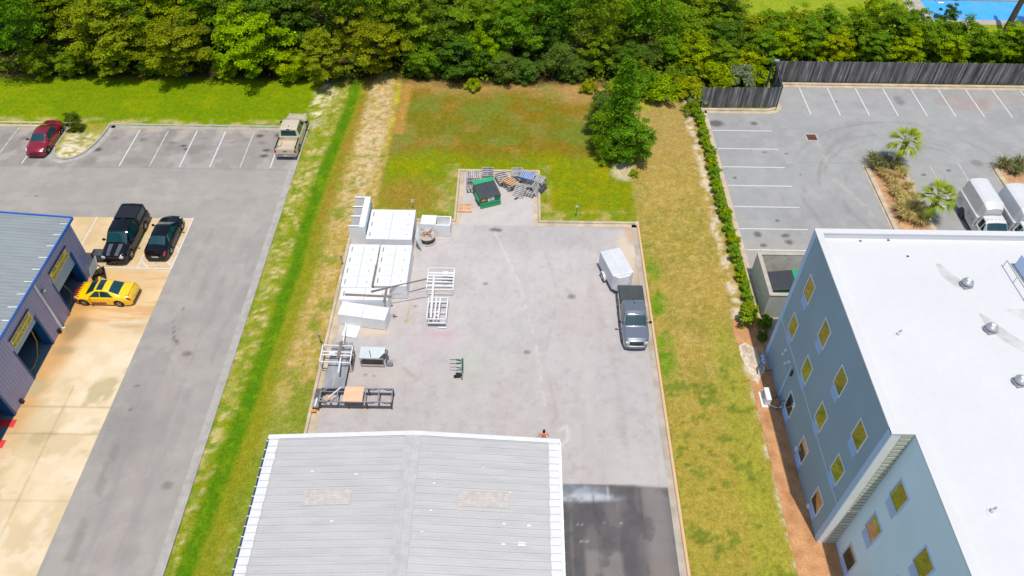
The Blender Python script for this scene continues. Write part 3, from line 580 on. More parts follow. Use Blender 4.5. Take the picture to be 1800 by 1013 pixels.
# storm drain
t = thing('storm_drain', 'square rusty storm drain grate set in the grey rear car park', 'drain', (27.85, 59.6, 0))
mb = MB(); mb.box(-.62, .62, -.62, -.42, -.02, .012); mb.box(-.62, .62, .42, .62, -.02, .012); mb.box(-.62, -.42, -.42, .42, -.02, .012); mb.box(.42, .62, -.42, .42, -.02, .012); mb.build('concrete_collar', M['kerb_pale'], t)
mb = MB(); mb.box(-.42, .42, -.42, .42, -.03, .004)
for k in range(9): mb.box(-.4 + k * .1, -.35 + k * .1, -.42, .42, .004, .02)
mb.build('grate', M['drain'], t)
# ------------------------------------------------------------------ metal building in the foreground
t = thing('metal_warehouse', 'low warehouse with a wide pale ribbed metal gable roof in the foreground', 'warehouse', (-5.65, 10, 0))
OX, OY = -5.65, 10.
HW, ZR, ZE = 8.35, 5.15, 4.50
def wr(x): return ZR - (ZR - ZE) * abs(x) / HW
Y0, Y1 = -9., 13.55
mb = MB(); mb.box(-8.1, 8.1, Y0 + .2, Y1 - .3, -.1, 4.42); mb.add([(-8.1, Y1 - .3, 4.42), (8.1, Y1 - .3, 4.42), (0, Y1 - .3, 5.05), (-8.1, Y0 + .2, 4.42), (8.1, Y0 + .2, 4.42), (0, Y0 + .2, 5.05)], [(0, 1, 2), (3, 5, 4), (0, 2, 5, 3), (1, 4, 5, 2)])
mb.build('wall', M['white'], t)
for x0 in (-8.13, 8.10):
    mb = MB(); y = Y0 + .3
    while y < Y1 - .1: mb.box(x0, x0 + .03, y, y + .05, 0, 4.4); y += .3
    mb.build('siding', M['white'], t)
rng = random.Random(4)
for sx in (-1, 1):
    mb = MB(); mb.add([(sx * .3, Y0, wr(.3) - .06), (sx * HW, Y0, wr(HW) - .06), (sx * HW, Y1, wr(HW) - .06), (sx * .3, Y1, wr(.3) - .06), (sx * .3, Y0, wr(.3)), (sx * HW, Y0, wr(HW)), (sx * HW, Y1, wr(HW)), (sx * .3, Y1, wr(.3))], [(0, 1, 2, 3), (4, 5, 6, 7), (0, 1, 5, 4), (1, 2, 6, 5), (2, 3, 7, 6), (3, 0, 4, 7)])
    y = Y0 + .1; j = 0
    while y < Y1 - .1:
        big = j % 3 == 0; hw = .045 if big else .02; h = .055 if big else .014
        a, b = .3, HW - .02
        mb.add([(sx * a, y - hw, wr(a)), (sx * b, y - hw, wr(b)), (sx * b, y + hw, wr(b)), (sx * a, y + hw, wr(a)), (sx * a, y - hw * .5, wr(a) + h), (sx * b, y - hw * .5, wr(b) + h), (sx * b, y + hw * .5, wr(b) + h), (sx * a, y + hw * .5, wr(a) + h)], [(4, 5, 6, 7), (0, 1, 5, 4), (1, 2, 6, 5), (2, 3, 7, 6), (3, 0, 4, 7)])
        y += .145; j += 1
    mb.build('roof_panel', M['metalroof'], t)
    # coated eave strip with a wavering inner edge
    rows = []; y = Y0
    while y <= Y1 + .01:
        a = HW - .58 + rng.uniform(-.03, .03); rows.append([(sx * a, y, wr(a) + .046), (sx * (HW + .005), y, wr(HW) + .05), (sx * (HW + .005), y, wr(HW) - .02)]); y += .145
    MB().grid(rows).build('eave_coating', M['roofcoat'], t)
    g = MB(); g.box(*sorted((sx * (HW + .02), sx * (HW + .16))), Y0, Y1 - .02, 4.26, 4.42); g.build('gutter', M['navy' if sx < 0 else 'white'], t)
    y = Y0 + .2
    while y < Y1: MB().box(*sorted((sx * (HW - .03), sx * (HW + .18))), y, y + .04, 4.42, 4.47).build('gutter_strap', M['white_paint'], t); y += .58
mb = MB()
for sx in (-1, 1):
    mb.add([(sx * .002, Y0, ZR + .07), (sx * .46, Y0, wr(.46) + .06), (sx * .46, Y1, wr(.46) + .06), (sx * .002, Y1, ZR + .07), (sx * .46, Y0, wr(.46) + .02), (sx * .46, Y1, wr(.46) + .02)], [(0, 1, 2, 3), (1, 4, 5, 2)])
mb.build('ridge_cap', M['ridge'], t)
for sx in (-1, 1):
    mb = MB(); a, b = .002, HW + .1
    mb.add([(sx * a, Y1 - .22, wr(a) + .10), (sx * b, Y1 - .22, wr(b) + .08), (sx * b, Y1 + .06, wr(b) + .08), (sx * a, Y1 + .06, wr(a) + .10), (sx * a, Y1 - .22, wr(a)), (sx * b, Y1 - .22, wr(b)), (sx * b, Y1 + .06, wr(b) - .25), (sx * a, Y1 + .06, wr(a) - .25)], [(0, 1, 2, 3), (0, 1, 5, 4), (2, 3, 7, 6), (1, 2, 6, 5)])
    mb.build('rake_trim', M['roofcoat'], t)
for x0, x1 in ((-11.28, -8.65), (-2.84, -.1)):
    mb = MB(); x0 -= OX; x1 -= OX
    for j in range(7):
        y = 9.14 + j * .128
        mb.add([(x0, y, wr(x0) + .05), (x1, y, wr(x1) + .05), (x1, y + .085, wr(x1) + .05), (x0, y + .085, wr(x0) + .05), (x1, y + .105, wr(x1) + .02), (x0, y + .105, wr(x0) + .02), (x1, y + .128, wr(x1) + .05), (x0, y + .128, wr(x0) + .05)], [(0, 1, 2, 3), (3, 2, 4, 5), (5, 4, 6, 7)])
    mb.build('skylight', M['skylight'], t)
for x, y, s in ((-11.08, 21.16, .2), (-8.58, 20.93, .2), (-9.46, 18.2, .2), (-5.3, 23.1, .14), (-5.3, 22.9, .12), (-5.5, 22.4, .15), (-4.21, 20.69, .16), (-4.21, 20.4, .16), (-1.55, 21.5, .16), (-.05, 20.1, .15), (-4.24, 18.81, .16), (-.34, 18.26, .2), (.99, 18.22, .24), (.6, 17.18, .42), (-.35, 17.13, .22), (-4.6, 17.6, .15)):
    x -= OX; y -= OY
    MB().add([(x - s / 2, y - s * .28, wr(x - s / 2) + .05), (x + s / 2, y - s * .25, wr(x + s / 2) + .05), (x + s / 2 - .02, y + s * .27, wr(x + s / 2) + .05), (x - s / 2 + .03, y + s * .28, wr(x - s / 2) + .05)], [(0, 1, 2, 3)]).build('sealant_patch', M['white_paint'], t)
# ------------------------------------------------------------------ blue-trimmed workshop on the left
t = thing('repair_workshop', 'mauve metal workshop with grey ribbed roof, blue trim and three open bays', 'workshop', (-32.8, 30, 0))
XW = 0.0
DOORS = [(-11.55, -8.5, 1.9), (-5.45, -2.45, 2.45), (.55, 3.55, 2.55), (6.62, 9.66, 2.0)]   # y0, y1, how far the roll door is down
ys = [-25.] + [q for d in DOORS for q in d[:2]] + [11.2]
mb = MB()
for i in range(0, len(ys), 2): mb.box(-.25, XW, ys[i], ys[i + 1], -.1, 4.92)
for a, b, h in DOORS: mb.box(-.25, XW, a, b, 3.05, 4.92)
mb.box(-23, -.25, 10.95, 11.2, -.1, 4.92)
mb.add([(-23, 11.2, 4.9), (0, 11.2, 4.9), (-11.5, 11.2, 5.85), (-23, 10.95, 4.9), (0, 10.95, 4.9), (-11.5, 10.95, 5.85)], [(0, 1, 2), (3, 5, 4)])
mb.box(-23, -22.8, -25, 10.95, -.1, 4.92); mb.build('wall', M['mauve'], t)
mb = MB(); y = -24.9
while y < 11.1:
    lo = 0
    for a, b, h in DOORS:
        if a - .05 < y < b + .05: lo = 3.1
    if lo == 0: mb.box(0, .025, y, y + .05, 0, 4.85)
    else: mb.box(0, .02, y, y + .05, 4.0, 4.85)
    y += .25
mb.build('siding_rib', M['mauve'], t)
MB().box(-22.7, -.02, -24.9, 10.9, -.08, .012).build('floor', M['baynfloor'], t)
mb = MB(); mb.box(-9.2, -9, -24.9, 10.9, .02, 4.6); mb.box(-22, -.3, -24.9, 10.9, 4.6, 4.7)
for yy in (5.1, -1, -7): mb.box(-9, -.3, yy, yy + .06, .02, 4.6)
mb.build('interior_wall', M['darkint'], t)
mb = MB(); mb.add([(-11.5, -25.2, 5.98), (.2, -25.2, 5.0), (.2, 11.4, 5.0), (-11.5, 11.4, 5.98), (-11.5, -25.2, 5.9), (.2, -25.2, 4.92), (.2, 11.4, 4.92), (-11.5, 11.4, 5.9)], [(0, 1, 2, 3), (4, 5, 6, 7), (0, 1, 5, 4), (2, 3, 7, 6)])
mb.add([(-11.5, -25.2, 5.98), (-23.2, -25.2, 5.0), (-23.2, 11.4, 5.0), (-11.5, 11.4, 5.98)], [(0, 1, 2, 3)])
y = -25.1; sl = .98 / 11.7
while y < 11.3:
    mb.add([(-11.4, y - .04, 5.975), (.2, y - .04, 5.0), (.2, y + .04, 5.0), (-11.4, y + .04, 5.975), (-11.4, y - .02, 6.02), (.2, y - .02, 5.045), (.2, y + .02, 5.045), (-11.4, y + .02, 6.02)], [(4, 5, 6, 7), (0, 1, 5, 4), (2, 3, 7, 6), (1, 2, 6, 5)]); y += .305
mb.build('roof', M['grey_roof'], t)
mb = MB(); mb.box(.202, .27, -25.2, 11.42, 4.86, 5.06); mb.build('eave_trim', M['bluetrim'], t)
mb = MB(); mb.bar((-11.5, 11.44, 5.96), (.27, 11.44, 4.98), .09, .26); mb.build('rake_trim', M['bluetrim'], t)
y = -25
rng = random.Random(8)
while y < 11: MB().box(-.35 + rng.uniform(-.1, .1), .2, y, y + .07, 5.06 - .0, 5.075 + .02).build('roof_clip', M['white_paint'], t); y += 1.15
def text_mesh(name, s, size, m, parent, mtx, extr=.004, wid=None):
    cu = bpy.data.curves.new(name, 'FONT'); cu.body = s; cu.size = size; cu.extrude = extr; cu.align_x = 'CENTER'; cu.align_y = 'CENTER'
    tmp = bpy.data.objects.new(name + '_tmp', cu); COL.objects.link(tmp)
    dg = bpy.context.evaluated_depsgraph_get(); dg.update(); me = bpy.data.meshes.new_from_object(tmp.evaluated_get(dg)); bpy.data.objects.remove(tmp); bpy.data.curves.remove(cu)
    me.name = name
    xs = [v.co.x for v in me.vertices]; wd = (max(xs) - min(xs)) if xs else 1; cx = (max(xs) + min(xs)) / 2
    sc = wid / wd if wid else 1
    for v in me.vertices: v.co.x = (v.co.x - cx) * sc
    me.transform(mtx); me.materials.clear(); me.materials.append(m)
    o = bpy.data.objects.new(name, me); COL.objects.link(o)
    if parent is not None: o.parent = parent
    return o
WALLX = Matrix(((0, 0, 1, 0), (1, 0, 0, 0), (0, 1, 0, 0), (0, 0, 0, 1)))    # text reading along +y on a wall facing +x
for i, (a, b, h) in enumerate(DOORS):
    d = MB(); d.box(-.14, -.08, a + .02, b - .02, h, 3.05); z = h + .2
    while z < 3.0: d.box(-.08, -.07, a + .02, b - .02, z, z + .02); z += .25
    d.build('roll_door', M['baydoor'], t)
    MB().box(-.62, .03, b - .02, b + .16, 0, 3.1).build('door_jamb', M['navytrim'], t); MB().box(-.3, .03, a - .1, a + .02, 0, 3.1).build('door_jamb', M['navytrim'], t)
    n_ = MB(); n_.box(.03, .09, a + .1, b - .1, 3.9, 3.99); n_.build('awning_strip', M['navy'], t)
SIGNS = [None, None, ('WE FIX YOUR INTERNET', 'RETURNING MUST CLIENT'), ('FREE 19 POINT', 'VEHICLE INSPECTION')]
for (a, b, h), s in zip(DOORS, SIGNS):
    if not s: continue
    c = (a + b) / 2
    yy0, yy1 = (6.72, 9.4) if a > 5 else (.73, 3.35)
    bn = tag(MB().box(.03, .045, yy0, yy1, 3.12, 3.84).build('banner', M['yellow_sign'], None, loc=(-32.8, 30, 0)), 'yellow banner with dark lettering ' + ('over the bay behind the yellow car' if a > 5 else 'over the bay with the white downpipe at its right'), 'banner', 'yellow banners on the workshop')
    for k, tx in enumerate(s): text_mesh('lettering', tx, .33, M['ink'], bn, Matrix.Translation((.047, (yy0 + yy1) / 2, 3.66 - k * .36)) @ WALLX, wid=(2.35 if k == 0 else 2.5) * (.8 if (a > 5 and k == 0) else 1))
mb = MB(); mb.box(.02, .12, 4.92, 5.04, .12, 4.9); mb.box(.02, .32, 4.92, 5.04, .03, .15); mb.build('downpipe', M['white_paint'], t)
mb = MB(); mb.box(.02, .3, 5.25, 5.5, 3.55, 3.72); mb.box(.05, .22, 5.3, 5.45, 3.45, 3.56); mb.build('wall_lamp', M['glasspanel'], t)
for y in (4.5, -1.55): MB().box(.02, .16, y, y + .22, .05, .4).build('hose_box', M['black'], t)
for yy in (-3.35, -4.9):
    setting(MB().box(-38, -32.52, 30 + yy, 30.6 + yy, .009, .018).build('red_floor_stripe', M['red_paint']))
# yellow air hoses in the bays
for pts, lb in (([(-34.4, 38.0, 2.0), (-33.6, 38.3, 1.2), (-33.2, 38.2, .4), (-33.1, 37.6, .05), (-33.2, 36.9, .04)], 'yellow air hose hanging in the bay behind the yellow car'), ([(-33.3, 33.2, 2.2), (-33.3, 33.0, 1.0), (-33.4, 32.4, .06), (-33.3, 31.5, .04), (-33.5, 30.8, .04)], 'yellow air hose hanging in the bay beside the downpipe')):
    tag(MB().tube(pts, .03, 6).build('air_hose', M['yellowhose'], smooth=60), lb, 'hose', 'yellow air hoses')
# framed panel on castors and black cart by the workshop corner
t = thing('panel_trolley', 'grey framed panel tilted on a black wheeled base beside the first bay', 'trolley', (-32.05, 40.35, 0), R_(-62))
P = Matrix.Rotation(R_(-38), 4, 'X'); b_ = Matrix.Translation((0, -.1, 1.0)) @ P
MB().box(-.52, .52, -.05, .0, -.62, .62, b_).build('panel', M['glasspanel'], t)
mb = MB(); mb.box(-.58, -.52, -.07, .02, -.66, .66, b_); mb.box(.52, .58, -.07, .02, -.66, .66, b_); mb.box(-.52, .52, -.07, .02, .62, .66, b_); mb.box(-.52, .52, -.07, .02, -.66, -.62, b_); mb.build('frame', M['steel'], t)
mb = MB(); mb.box(-.6, .6, -.55, -.4, .08, .2); mb.box(-.6, .6, .3, .42, .08, .2); mb.box(-.06, .06, -.4, .3, .1, .18); mb.bar((-.5, .3, .15), (-.5, 0, 1.1), .05); mb.bar((.5, .3, .15), (.5, 0, 1.1), .05); mb.build('base', M['black'], t)
for x in (-.52, .52):
    for y in (-.47, .36): MB().lathe([(.08, -.025), (.08, .025)], (x, y, .08), 10, 'x').build('castor', M['rubber'], t)
t = thing('waste_tank', 'low dark green tank cart behind the workshop corner', 'tank', (-32.2, 42.0, 0))
mb = MB(); mb.box(-.75, .75, -.35, .35, .35, .95); mb.build('tank', M['darksteel'], t, bevel=.05)
mb = MB(); [mb.box(x - .05, x + .05, y - .05, y + .05, 0, .36) for x in (-.6, .6) for y in (-.25, .25)]; mb.box(.76, 1.0, -.05, .05, .5, .56); mb.build('leg', M['black'], t)
t = thing('traffic_cone', 'small faded orange cone beside the black pickup and the tank cart', 'cone', (-31.35, 41.75, .01))
MB().lathe([(.14, .03), (.10, .2), (.03, .5), (.01, .52)], n=14).build('cone', M['orange'], t, smooth=50); MB().box(-.19, .19, -.19, .19, 0, .03).build('base', M['black'], t)
# ------------------------------------------------------------------ white-roofed building on the right
t = thing('white_roofed_building', 'tall blue-grey three-storey building with flat white roof and parapet', 'building', (18, 19.65, 0))
OB = Vector((18, 19.65, 0))
TOP, RF = 12.0, 11.55
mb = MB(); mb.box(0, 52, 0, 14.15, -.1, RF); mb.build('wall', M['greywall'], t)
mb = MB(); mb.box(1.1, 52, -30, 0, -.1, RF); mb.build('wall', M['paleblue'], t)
mb = MB()
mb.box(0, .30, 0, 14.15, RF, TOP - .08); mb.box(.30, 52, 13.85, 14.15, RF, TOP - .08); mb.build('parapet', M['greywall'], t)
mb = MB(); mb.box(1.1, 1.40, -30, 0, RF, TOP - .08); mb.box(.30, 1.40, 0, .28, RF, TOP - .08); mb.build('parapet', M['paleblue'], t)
mb = MB(); mb.box(.30, .33, .28, 13.85, RF, TOP - .08); mb.box(.33, 52, 13.82, 13.85, RF, TOP - .08); mb.box(1.40, 1.43, -30, .3, RF, TOP - .08); mb.build('parapet_lining', M['roofwhite'], t)
mb = MB()
mb.box(-.05, .36, .0, 14.2, TOP - .08, TOP); mb.box(.36, 52, 13.8, 14.2, TOP - .08, TOP); mb.box(1.05, 1.46, -30, -.05, TOP - .08, TOP); mb.box(-.05, 1.46, -.05, .34, TOP - .082, TOP + .003)
mb.build('parapet_cap', M['roofwhite'], t)
MB().box(.32, 52, .3, 13.83, RF, RF + .012).build('roof', M['roofwhite'], t)
MB().box(1.42, 52, -30, .3, RF, RF + .0125).build('roof', M['roofwhite'], t)
mb = MB(); mb.add([(.33, .3, RF + .015), (.62, .3, RF + .015), (.62, 13.83, RF + .015), (.33, 13.83, RF + .34), (.33, .3, RF + .34)], [(0, 1, 2), ]); mb = MB()
for a, b in (((.34, .34), (.34, 13.8)), ((1.44, -30), (1.44, .28))):
    mb.add([(a[0], a[1], RF + .36), (b[0], b[1], RF + .36), (b[0] + .28, b[1], RF + .02), (a[0] + .28, a[1], RF + .02)], [(0, 1, 2, 3)])
mb.build('roof_flashing', M['roofwhite'], t)
# trims
mb = MB(); mb.box(-.03, 0, 13.72, 14.16, 0, TOP - .1); mb.build('corner_trim', M['louvre'], t)
mb = MB(); mb.box(-.03, 0, 0, .36, 0, TOP - .1); mb.build('corner_trim', M['louvre'], t)
mb = MB(); mb.box(0, .48, -.03, 0, 0, TOP - .1); mb.build('corner_trim', M['white'], t)
mb = MB(); z = .1
while z < TOP - .3: mb.box(.5, 1.08, -.05, 0, z, z + .24); z += .34
mb.box(.48, .5, -.04, 0, 0, TOP - .1); mb.build('lap_siding', M['stucco_tan'], t)
mb = MB(); mb.box(.48, 1.1, -.06, 0, 4.1, 4.17); mb.box(.48, 1.1, -.06, 0, 2.6, 2.66); mb.build('siding_joint', M['white'], t)
MB().box(-.022, 0, .36, 13.72, 4.12, 4.18).build('band_trim', M['bandtrim'], t)
MB().box(1.085, 1.1, -30, 0, 4.3, 4.33).build('band_trim', M['paleblue'], t)
def window(x, y, z, frame, gm, gdx=.35):
    """1.0 m x 1.46 m window centred at y with its sill at z and a louvred panel below"""
    wf = MB(); a, b = y - .5, y + .5
    for q in ((a - .09, a, z - .09, z + 1.55), (b, b + .09, z - .09, z + 1.55), (a, b, z - .09, z), (a, b, z + 1.46, z + 1.55)): wf.box(x - .035, x, *q)
    f = wf.build('window', frame, t)
    MB().box(x - .012, x, a, b, z, z + 1.46).build('pane', M['window'], f)
    g = MB(); g.box(x - .03, x, a - .02, b - .06, z - .72, z - .14)
    for k in range(5): g.box(x - .045, x - .03, a, b - .08, z - .68 + k * .11, z - .63 + k * .11)
    g.build('louvre_panel', gm, f)
for y in (31.67, 28.2, 24.84, 21.4):
    window(0, y - OB.y, 8.22, M['bandtrim'], M['louvre']); window(0, y - OB.y, 4.72, M['bandtrim'], M['louvre'])
    if y < 30: window(0, y - OB.y, .98, M['bandtrim'], M['louvre'])
for y in (18.17, 14.75, 11.3, 7.9):
    for z in (7.9, 4.4, .62): window(1.1, y - OB.y, z, M['louvre_pale'], M['louvre_pale'])
# pipes and brackets on the wall
mb = MB(); mb.box(-.11, 0, 10.02, 10.16, .55, 3.75); mb.build('cable_riser', M['louvre'], t)
mb = MB()
for k in range(4): mb.box(-.13, 0, 9.78, 9.9, 3.1 + k * .14, 3.2 + k * .14)
mb.tube([(-.06, 10.1, .6), (-.3, 10.0, .3), (-.9, 9.9, .25)], .025, 6); mb.tube([(-.05, 9.2, 1.2), (-.28, 9.2, 1.15), (-.3, 9.2, .1)], .03, 6); mb.tube([(-.03, 12.2, .5), (-.5, 12.2, .45)], .03, 6)
mb.build('conduit', M['darksteel'], t)
for y, z in ((11.6, 3.5), (11.7, 3.0), (10.65, 3.5), (11.0, 2.9)): MB().lathe([(.11, -.14), (.12, 0)], (0, y, z), 10, 'x').build('wall_fitting', M['bandtrim'], t)
for y, z in ((5.55, .9), (1.95, .4)): MB().box(-.16, 0, y, y + .22, z, z + .28).build('wall_box', M['bandtrim'], t)
# rooftop things
def roof_vent(loc, label):
    v = thing('roof_vent', label, 'roof vent', loc, R_(12), 'round roof vents on the white roof'); v.scale = (.9, .9, .9)
    b = MB(); b.box(-.30, .30, -.30, .30, 0, .22); b.build('curb', M['steel'], v, bevel=.02)
    MB().lathe([(.20, .22), (.22, .30), (.35, .32), (.36, .38), (.30, .48), (.16, .54), (.14, .56)], n=20).build('hood', M['steel'], v, smooth=40)
    MB().lathe([(.14, .56), (.13, .60), (.02, .63)], n=16).build('cap', M['white_paint'], v, smooth=40); return v
roof_vent((25.55, 29.7, RF), 'round metal roof vent farthest from the camera on white roof')
roof_vent((25.55, 26.4, RF), 'round metal roof vent in the middle of the row of three')
roof_vent((25.6, 22.95, RF), 'round metal roof vent nearest the camera, at the right edge')
for loc, lb in (((20.5, 26.0, RF), 'small white vent pipe near the west parapet of the white roof'), ((21.3, 15.9, RF), 'small white vent pipe on the near part of the white roof')):
    v = thing('vent_pipe', lb, 'vent pipe', loc, 0, 'small vent pipes on the white roof'); MB().lathe([(.22, .0), (.2, .04), (.09, .06), (.08, .26), (.03, .30)], n=14).build('collar', M['roofwhite'], v, smooth=50); MB().tube([(0, 0, .24), (.03, .03, .34), (.12, .08, .34)], .05, 8).build('outlet', M['steel'], v)
v = thing('roof_plant_unit', 'pale boxy plant unit on the white roof at the right edge', 'air handler', (29.0, 30.4, RF), R_(4))
b = MB(); b.box(0, 1.3, -.9, .9, .12, 1.0); b.build('cabinet', M['louvre_pale'], v, bevel=.02); b = MB(); b.box(-.05, 1.4, -1.0, 1.0, 0, .12); b.build('base', M['steel'], v); b = MB(); b.box(0.1, 1.2, -2.6, -.92, .05, .65); b.build('duct', M['bandtrim'], v, bevel=.03)
v = thing('roof_rail', 'thin grey safety rail on the white roof beside the plant unit', 'railing', (28.35, 31.3, RF))
b = MB(); b.tube([(0, 0, .5), (.1, -4, .5)], .03, 6); b.build('rail', M['steel'], v)
for k in range(4): MB().tube([(.025 * k, -1.3 * k, 0), (.025 * k, -1.3 * k, .5)], .02, 6).build('post', M['steel'], v)
def stain(pts, z, m): return MB().quad(*[(x, y, z) for x, y in pts]).build('roof_stain', m, t, fix=False, loc=(-OB.x, -OB.y, 0))
M['stain'] = mat('grey_roof_stain', (.43, .425, .41), .7, var=.08, sc=1.6, tint=(.57, .57, .56))
stain([(24.5, 31.4), (24.75, 31.45), (25.2, 30.5), (25.9, 29.6), (25.6, 29.3), (24.9, 29.75), (24.5, 30.5)], RF + .020, M['stain'])
stain([(25.5, 27.7), (26.0, 27.2), (26.6, 26.2), (27.4, 25.2), (26.9, 24.9), (26.0, 25.8), (25.5, 26.8)], RF + .0205, M['stain'])
stain([(27.1, 28.0), (29.5, 28.0), (29.5, 26.6), (28.2, 26.7)], RF + .021, M['stain'])
for x, y in ((23.0, 31.95), (20.6, 33.2), (22.3, 33.3)): MB().box(x - OB.x, x - OB.x + .12, y - OB.y, y - OB.y + .1, RF, RF + .06).build('roof_litter', M['darksteel'], t)
# ------------------------------------------------------------------ things along the west wall of that building
v = thing('split_condenser', 'white outdoor air conditioner unit on mulch beside the blue-grey wall', 'air conditioner', (17.12, 29.65, .09))
b = MB(); b.box(-.36, .12, -.62, .62, 0, .07); b.build('pad', M['white'], v); b = MB(); b.box(-.2, .16, -.5, .5, .07, .78); b.build('cabinet', M['white'], v, bevel=.025)
MB().lathe([(.28, -.012), (.28, .012)], (-.205, .12, .43), 18, 'x').build('fan_grille', M['glasspanel'], v); MB().tube([(.05, -.5, .35), (.12, -.62, .3), (.5, -.75, .22), (.85, -.8, .4)], .035, 8).build('pipe', M['white'], v, smooth=60)
v = thing('backflow_preventer', 'grey pipe assembly with valve handles standing on pale sand', 'pipe valve', (17.45, 32.55, .1), R_(-6))
b = MB(); b.tube([(0, -.75, -.1), (0, -.75, .55), (0, -.55, .62), (0, .55, .62), (0, .75, .55), (0, .75, -.1)], .07, 10); b.build('pipe', M['steel'], v, smooth=60)
for y in (-.3, 0, .3): MB().lathe([(.13, -.1), (.15, 0), (.13, .1)], (0, y, .64), 12, 'y').build('valve_body', M['louvre'], v, smooth=60)
for y in (-.45, .45): MB().bar((0, y, .64), (-.28, y, .9), .04).build('handle', M['darksteel'], v)
b = MB(); b.tube([(-.1, -.2, .6), (-.35, -.35, .3), (-.35, -.8, .05)], .04, 8); b.build('drain_hose', M['darksteel'], v)
# ------------------------------------------------------------------ masonry bin store
t = thing('bin_store', 'roofless masonry bin store with tan capped walls beside the building', 'enclosure', (18.45, 37.1, 0))
def wallbox(x0, x1, y0, y1, m): b = MB(); b.box(x0, x1, y0, y1, -.05, 2.4); return b.build('wall', m, t)
wallbox(0, .22, 0, 4.4, M['stucco_tan']); wallbox(.22, 6.4, 0, .22, M['stucco_tan']); wallbox(.22, 6.4, 4.18, 4.4, M['stucco_tan'])
b = MB(); z = .02
while z < 2.38:
    off = .2 if int(z * 5) % 2 else 0; x = .24 + off
    while x < 6.2: b.box(x, x + .385, 4.155, 4.18, z, z + .185); x += .4
    z += .2
b.build('block_face', M['cmu'], t)
b = MB(); b.box(-.04, .26, -.04, 4.44, 2.4, 2.47); b.box(.26, 6.44, -.04, .26, 2.4, 2.468); b.box(.26, 6.44, 4.14, 4.44, 2.4, 2.468); b.build('wall_cap', M['cap_tan'], t)
MB().box(.22, 6.4, .22, 4.15, -.02, .02).build('floor', M['kerb_pale'], t)
# ------------------------------------------------------------------ board fences
def fence(name, label, a, b, h, lean=0.0):
    a = Vector((*a, 0)); b = Vector((*b, 0)); L_ = (b - a).length; d = (b - a) / L_; nrm = Vector((d.y, -d.x, 0))
    t = thing(name, label, 'fence', tuple(a), math.atan2(d.y, d.x), 'weathered grey board fence')
    rg = random.Random(hash(round(L_ * 10)) % 1000); mb = MB(); x = 0
    while x < L_ - .05:
        hh = h + rg.uniform(-.04, .03); o = rg.uniform(0, .012); w_ = min(.138, L_ - x); tw = rg.uniform(-.012, .012)
        mb.add([(x, -.02 - o, .03), (x + w_, -.02 - o, .03), (x + w_, o * 0, .03), (x, 0, .03), (x + tw, -.02 - o, hh), (x + w_ + tw, -.02 - o, hh - .01), (x + w_ + tw, 0, hh - .01), (x + tw, 0, hh)], [(0, 1, 5, 4), (1, 2, 6, 5), (2, 3, 7, 6), (3, 0, 4, 7), (4, 5, 6, 7)]); x += .145
    mb.build('board_panel', M['fence'], t)
    for z in (.4, 1.25, h - .3): MB().box(0, L_, .002, .05, z, z + .09).build('rail', M['fence'], t)
    x = .05
    while x < L_: MB().box(x, x + .1, .05, .15, -.1, h - .05).build('post', M['fence'], t); x += 2.4
    return t
fence('board_fence', 'long weathered grey board fence behind the row of empty parking bays', (26.15, 69.0), (62, 69.2), 2.42)
fence('board_fence', 'short weathered grey board fence at the corner of the rear car park', (18.1, 64.1), (25.6, 64.35), 2.35)
fence('board_fence', 'narrow return of grey board fence joining the two fence runs', (25.62, 64.4), (26.12, 68.95), 2.4)
t = thing('lamp_post', 'dark lamp post with a grey flood lamp behind the short fence', 'lamp post', (24.75, 66.4, 0))
MB().tube([(0, 0, 0), (0, 0, 3.9)], [.11, .08], 10).build('post', M['darksteel'], t, smooth=60)
b = MB(); b.bar((0, 0, 3.9), (.25, -.1, 4.0), .08); b.box(.05, .5, -.3, .05, 3.98, 4.12); b.build('lamp_head', M['glasspanel'], t)
t = thing('white_post', 'short white post standing in scrub behind the dry strip', 'post', tuple(G(1192, 155)))
MB().tube([(0, 0, 0), (0, 0, 1.1)], .07, 8).build('pipe', M['pal_pale'], t); MB().box(-.04, .04, -.1, .1, 1.0, 1.2).build('cap', M['pal_pale'], t)
# ------------------------------------------------------------------ swimming pool beyond the trees
POOL_Z = .1
b = MB(); b.box(45.5, 62, 87.2, 88.6, -.1, .12); b.box(45.5, 47.6, 81.5, 87.2, -.1, .12); b.box(47.6, 62, 81.3, 82.4, -.1, .12)
setting(b.build('pool_deck', M['pooldeck']))
setting(MB().box(47.6, 62, 82.4, 87.2, -.1, -.02).build('pool_water', M['pool']))
v = thing('pool_ladder', 'small pool ladder and white step at the far edge of the pool', 'ladder', (49.9, 86.9, .1))
for x in (-.3, .3): MB().tube([(x, .3, 0), (x, .3, .8), (x, .0, .9), (x, -.25, .5), (x, -.25, -.1)], .03, 6).build('handrail', M['steel'], v)
MB().box(-.35, .35, -.5, -.25, -.1, 0).build('step', M['white'], v)
